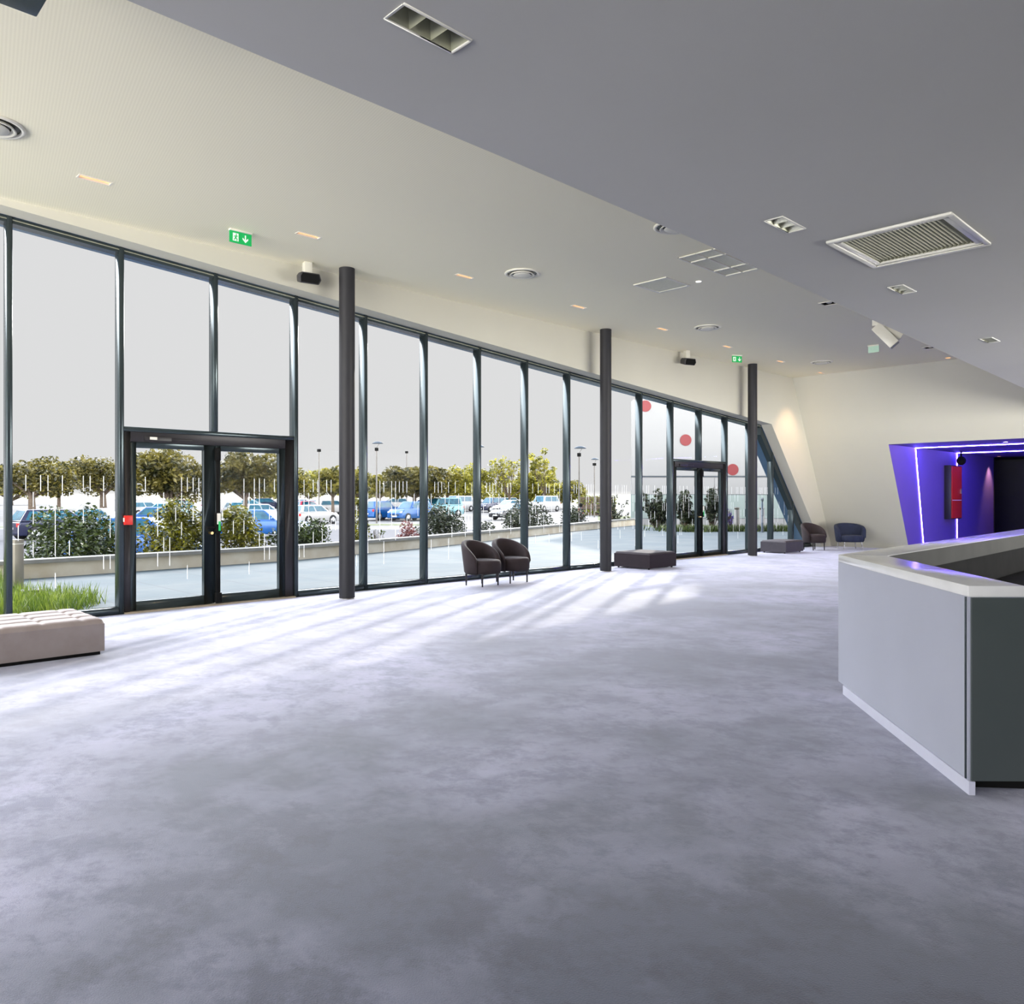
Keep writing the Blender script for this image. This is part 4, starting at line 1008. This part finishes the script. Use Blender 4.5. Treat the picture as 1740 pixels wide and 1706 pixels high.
# ================================================================== lamp posts
def lamp_post(loc, zt, label, disc=True, rz=0.):
    x, y, z0 = loc; e = empty('lamp_post', loc, rz); h = zt-z0
    ph = h-.75 if disc else h-.15
    MB().tube((0, 0, 0), (0, 0, ph), .07, .045, 10).build('pole', M['lamp_pole'], e)
    MB().box(-.13, -.13, ph, .13, .13, ph+.25).build('projector', M['black'], e, bevel=.02)
    if disc:
        MB().tube((0, 0, ph+.25), (.25, 0, h-.12), .015, n=6).build('arm', M['lamp_pole'], e)
        v = []; K = 24
        for s_, z in ((1, 0), (.8, .09), (.45, .16), (0.02, .18)):
            for i in range(K): a = 2*PI*i/K; v.append((.08+.45*s_*math.cos(a), .24*s_*math.sin(a), h-.18+z))
        ff = [(j_*K+i, j_*K+(i+1) % K, (j_+1)*K+(i+1) % K, (j_+1)*K+i) for j_ in range(3) for i in range(K)]+[tuple(range(K))]
        MB().add(v, ff, True).xf(Matrix.Rotation(0, 4, 'Z')).build('reflector', M['lamp_disc'], e)
    tag(e, label, 'lamp post', 'car park lamp posts')
az = math.atan2(-.697, .717)
lamp_post((36.39, 62.25, -.53), 5.67, 'thin dark lamp post seen just left of the near column', False)
lamp_post((35.51, 51.95, -.6), 5.89, 'lamp post with a blue grey reflector just right of the near column', True, az)
lamp_post((54.03, 73.0, -.27), 6.65, 'thin distant lamp post above the wide dark tree', False)
lamp_post((41.27, 46.35, -.6), 5.61, 'lamp post with a reflector hidden behind the mullion left of the chairs', True, az)
lamp_post((42.48, 36.8, -.6), 5.13, 'lamp post with a reflector right of the tall yellow tree', True, az)
lamp_post((57.95, 48.26, -.47), 5.23, 'lamp post with a tilted reflector beside the second column', True, az+.5)

# ================================================================== cars
def car_paint(name, c, metal=.2):
    return mat('paint '+name, c, .25, metal, noise=(1, tuple(v*.95 for v in c)), coat=.12)
PAINT = {'white': car_paint('white', (.36, .36, .36), 0), 'navy': car_paint('navy', (.015, .018, .05)), 'blue': car_paint('blue', (.0, .07, .26)), 'red': car_paint('red', (.4, .02, .05)),
         'maroon': car_paint('maroon', (.16, .02, .06)), 'silver': car_paint('silver', (.3, .32, .34), .4), 'teal': car_paint('teal', (.10, .24, .28)), 'black': car_paint('black', (.02, .02, .025)), 'lightblue': car_paint('light blue', (.14, .26, .33))}
SH = {'hatch': dict(L=4.1, hood=.80, front=.56, belt=.93, roof=1.47, gb=(-1.93, 1.05), gt=(-1.55, .30)),
      'suv': dict(L=4.3, hood=.98, front=.72, belt=1.05, roof=1.66, gb=(-2.0, 1.0), gt=(-1.72, .42)),
      'sedan': dict(L=4.5, hood=.82, front=.58, belt=.92, roof=1.44, gb=(-1.65, 1.0), gt=(-.95, .22)),
      'van': dict(L=4.4, hood=1.15, front=.85, belt=1.12, roof=1.85, gb=(-2.1, 1.45), gt=(-2.0, .85))}
proto = {}
def make_car(paint, kind):
    s_ = SH[kind]; L = s_['L']/2; e = empty('car'); hw = .86
    b = MB(); prof = [(-L, .32), (-L+.02, .68), (-L+.08, s_['belt']-.05), (s_['gb'][1], s_['belt']), (L-.35, s_['hood']), (L-.05, s_['front']), (L, .32), (L-.1, .22), (-L+.1, .22)]
    b.prism_y(prof[::-1], -hw, hw); body = b.build('body', PAINT[paint], e, bevel=.06, seg=3)
    (g0, g1), (t0, t1) = s_['gb'], s_['gt']; zb, zt = s_['belt']-.03, s_['roof']; wb, wt = .80, .60
    v = [(g0, -wb, zb), (g1, -wb, zb), (g1, wb, zb), (g0, wb, zb), (t0, -wt, zt), (t1, -wt, zt), (t1, wt, zt), (t0, wt, zt)]
    MB().add(v, [(0, 3, 2, 1), (4, 5, 6, 7), (0, 1, 5, 4), (1, 2, 6, 5), (2, 3, 7, 6), (3, 0, 4, 7)]).build('cabin', PAINT[paint], e, bevel=.05, seg=3)
    V = [Vector(p) for p in v]
    def pane(a, b_, c_, d, m=.1, o=.012, name='window', u0=.08, u1=.92, w0=.14, w1=.86):
        n = (V[b_]-V[a]).cross(V[d]-V[a]).normalized()
        def pt(u, w): return V[a].lerp(V[b_], u).lerp(V[d].lerp(V[c_], u), w)+n*o
        MB().add([pt(u0, w0), pt(u1, w0), pt(u1, w1), pt(u0, w1)], [(0, 1, 2, 3)]).build(name, M['glass_car'], e)
    pane(0, 1, 5, 4, u0=.07, u1=.50); pane(0, 1, 5, 4, u0=.54, u1=.93); pane(2, 3, 7, 6, u0=.07, u1=.46); pane(2, 3, 7, 6, u0=.5, u1=.93)
    pane(1, 2, 6, 5, name='windscreen', u0=.06, u1=.94, w0=.06, w1=.93); pane(3, 0, 4, 7, name='rear_window', u0=.1, u1=.9, w0=.12, w1=.9)
    for sx_ in (-L+.78, L-.80):
        for sy_ in (-1, 1):
            wh = MB().lathe([(.001, -.1), (.30, -.1), (.325, -.07), (.325, .07), (.30, .1), (.2, .1)], 20)
            T = Matrix.Translation((sx_, sy_*.80, .325)) @ Matrix.Rotation(-sy_*PI/2, 4, 'X'); wh.xf(T); w_ = wh.build('wheel', M['tire'], e)
            MB().lathe([(.001, .085), (.07, .105), (.19, .103), (.205, .085)], 16).xf(T).build('hub', M['rim'], w_)
            ar = MB().lathe([(.001, .062), (.37, .062)], 20).xf(T); ar.build('wheel_arch', M['black'], e)
    bz = s_['belt']
    for sy_ in (-1, 1):
        MB().box(-L-.012, sy_*.84-.0-(.16 if sy_ > 0 else 0), bz-.28, -L+.12, sy_*.84+(.16 if sy_ < 0 else 0), bz-.08).build('tail_light', M['tail'], e, bevel=.02)
        MB().box(L-.22, sy_*.80-(.18 if sy_ > 0 else 0), s_['front']-.02, L-.02, sy_*.80+(.18 if sy_ < 0 else 0), s_['front']+.10).build('headlight', M['headlamp'], e, bevel=.03)
        MB().box(s_['gb'][1]-.25, sy_*.92-.06, bz+.02, s_['gb'][1]-.12, sy_*.92+.06, bz+.14).build('mirror', PAINT[paint], e, bevel=.03)
    MB().box(-L-.014, -.26, .52, -L+.02, .26, .63).build('number_plate', M['plate'], e)
    MB().box(L-.03, -.26, .36, L+.014, .26, .46).build('number_plate', M['plate'], e)
    MB().box(L-.1, -.5, .48, L+.008, .5, .56).build('front_grille', M['black'], e)
    return e
CARS = [
 ((10.9, 43.9), 'navy', 'hatch', 52, 'dark navy hatchback with red tail lights driving at the left'),
 ((8.63, 25.1), 'blue', 'hatch', 5, 'blue hatchback just behind the big glossy shrub'),
 ((14.4, 48.8), 'silver', 'sedan', 5, 'silver car above the blue hatchback at the left'),
 ((27.35, 79.41), 'white', 'hatch', 60, 'white hatchback seen at the left edge of the left door leaf'),
 ((26.78, 71.59), 'lightblue', 'sedan', 10, 'light blue sedan behind the yellowing shrub'),
 ((18.8, 51.0), 'blue', 'sedan', 0, 'low blue car below the white hatchback in the left door leaf'),
 ((35.09, 88.61), 'maroon', 'hatch', 40, 'dark red car at the right of the left door leaf'),
 ((29.39, 73.24), 'white', 'sedan', 0, 'white car low behind the shrub in the left door leaf'),
 ((32.71, 71.41), 'silver', 'hatch', 120, 'silver car at the left edge of the right door leaf'),
 ((39.9, 82.5), 'teal', 'sedan', 10, 'pale teal car above the white hatchback in the right door leaf'),
 ((30.85, 62.06), 'white', 'hatch', 48, 'white hatchback with a red tail light in the right door leaf'),
 ((46.4, 92.0), 'navy', 'hatch', 30, 'navy car at the right edge of the right door leaf'),
 ((18.8, 37.51), 'blue', 'sedan', -8, 'low blue car in front of the white hatchback in the right door leaf'),
 ((45.1, 79.2), 'navy', 'hatch', 70, 'dark blue car far back right of the near double door'),
 ((40.72, 71.99), 'red', 'hatch', 65, 'red car behind the white hatchback by the near column'),
 ((30.86, 53.67), 'white', 'hatch', 58, 'white hatchback nearest, left of the near column'),
 ((44.71, 73.69), 'white', 'hatch', 40, 'white hatchback with red lamp farther back left of the near column'),
 ((39.82, 57.52), 'blue', 'suv', 62, 'bright blue suv seen from behind beside its blue neighbour'),
 ((40.9, 54.6), 'blue', 'suv', 236, 'bright blue suv facing the building beside the pale tree trunk'),
 ((57.61, 80.67), 'white', 'hatch', 200, 'white car behind the two blue suvs'),
 ((52.6, 68.8), 'navy', 'hatch', 210, 'dark car behind the pale tree trunk'),
 ((48.05, 59.29), 'teal', 'van', 225, 'pale teal van behind the wide dark shrub'),
 ((59.55, 70.41), 'white', 'van', 235, 'white van beyond the pale teal van'),
 ((61.08, 66.14), 'navy', 'suv', 232, 'dark blue car with bright windscreen left of a mullion'),
 ((59.76, 61.85), 'white', 'hatch', 225, 'white car just right of the mullion behind the chairs'),
 ((66.8, 63.2), 'white', 'van', 235, 'white van under the tallest yellow tree'),
 ((48.87, 50.12), 'black', 'sedan', 225, 'black car low behind the shrubs right of the yellow tree'),
 ((60.5, 77.9), 'white', 'hatch', 225, 'white car far behind the teal van'),
 ((71.0, 74.5), 'white', 'hatch', 215, 'white car farthest back below the sparse yellow tree'),
 ((72.5, 60.5), 'white', 'sedan', 235, 'white car behind the shrubs at the foot of the tall yellow tree'),
]
cam_yaw = math.degrees(math.atan2(-.697, .717))      # heading 0 = towards the right of the view
for (x, y), pc, kd, hd, l in CARS:
    key = (pc, kd)
    if key not in proto: proto[key] = o = make_car(pc, kd)
    else: o = copy_tree(proto[key])
    fd = .697*x+.717*y
    o.location = (x, y, gz(fd)); o.rotation_euler = (0, 0, math.radians(cam_yaw+hd))
    tag(o, l, 'car', 'parked cars')

# ================================================================== person walking in the car park
def person(loc, rz):
    e = empty('person', loc, rz)
    J = {'pel': (0, 0, .95, .13), 'sp': (0, .01, 1.15, .125), 'ch': (0, .02, 1.35, .145), 'nk': (0, .02, 1.5, .055), 'hd': (0, 0, 1.62, .095), 'ht': (0, 0, 1.70, .085),
         'shl': (.17, .02, 1.42, .06), 'ell': (.23, .07, 1.15, .042), 'wrl': (.22, -.05, .93, .032), 'hnl': (.22, -.08, .85, .035), 'shr': (-.17, .02, 1.42, .06), 'elr': (-.23, .06, 1.15, .042), 'wrr': (-.22, -.06, .93, .032), 'hnr': (-.22, -.1, .85, .035),
         'hpl': (.09, 0, .88, .09), 'knl': (.10, -.12, .5, .062), 'anl': (.1, -.2, .1, .042), 'tol': (.1, -.36, .04, .04), 'hpr': (-.09, 0, .88, .09), 'knr': (-.1, .03, .5, .062), 'anr': (-.1, .22, .14, .042), 'tor': (-.1, .12, .05, .04)}
    E = [('pel', 'sp'), ('sp', 'ch'), ('ch', 'nk'), ('nk', 'hd'), ('hd', 'ht'), ('ch', 'shl'), ('shl', 'ell'), ('ell', 'wrl'), ('wrl', 'hnl'), ('ch', 'shr'), ('shr', 'elr'), ('elr', 'wrr'), ('wrr', 'hnr'),
         ('pel', 'hpl'), ('hpl', 'knl'), ('knl', 'anl'), ('anl', 'tol'), ('pel', 'hpr'), ('hpr', 'knr'), ('knr', 'anr'), ('anr', 'tor')]
    ks = list(J); me = bpy.data.meshes.new('body'); me.from_pydata([J[k][:3] for k in ks], [(ks.index(a), ks.index(b_)) for a, b_ in E], [])
    o = bpy.data.objects.new('body', me); COL.objects.link(o); o.parent = e; me.materials.append(M['cloth_dark'])
    md = o.modifiers.new('skin', 'SKIN'); o.modifiers.new('sub', 'SUBSURF').levels = 1
    for i, k in enumerate(ks):
        me.skin_vertices[0].data[i].radius = (J[k][3], J[k][3]); me.skin_vertices[0].data[i].use_root = (k == 'pel')
    MB().lathe([(.001, 1.76), (.07, 1.745), (.105, 1.68), (.108, 1.62), (.09, 1.56)], 16, smooth=True).build('hair', M['black'], e)
    MB().lathe([(.13, 1.5), (.175, 1.42), (.175, 1.1), (.165, .92)], 16).xf(Matrix.Scale(.8, 4, (0, 1, 0))).build('jacket', M['cloth_red'], e)
    f_ = MB().lathe([(.001, 1.72), (.05, 1.7), (.075, 1.63), (.06, 1.55), (.001, 1.52)], 12).xf(Matrix.Translation((0, -.045, 0))).build('face', M['skin'], e)
    tag(e, 'person in dark clothes and a brown red jacket walking in the car park', 'person')
person((31.93, 27.53, -.6), math.radians(60))
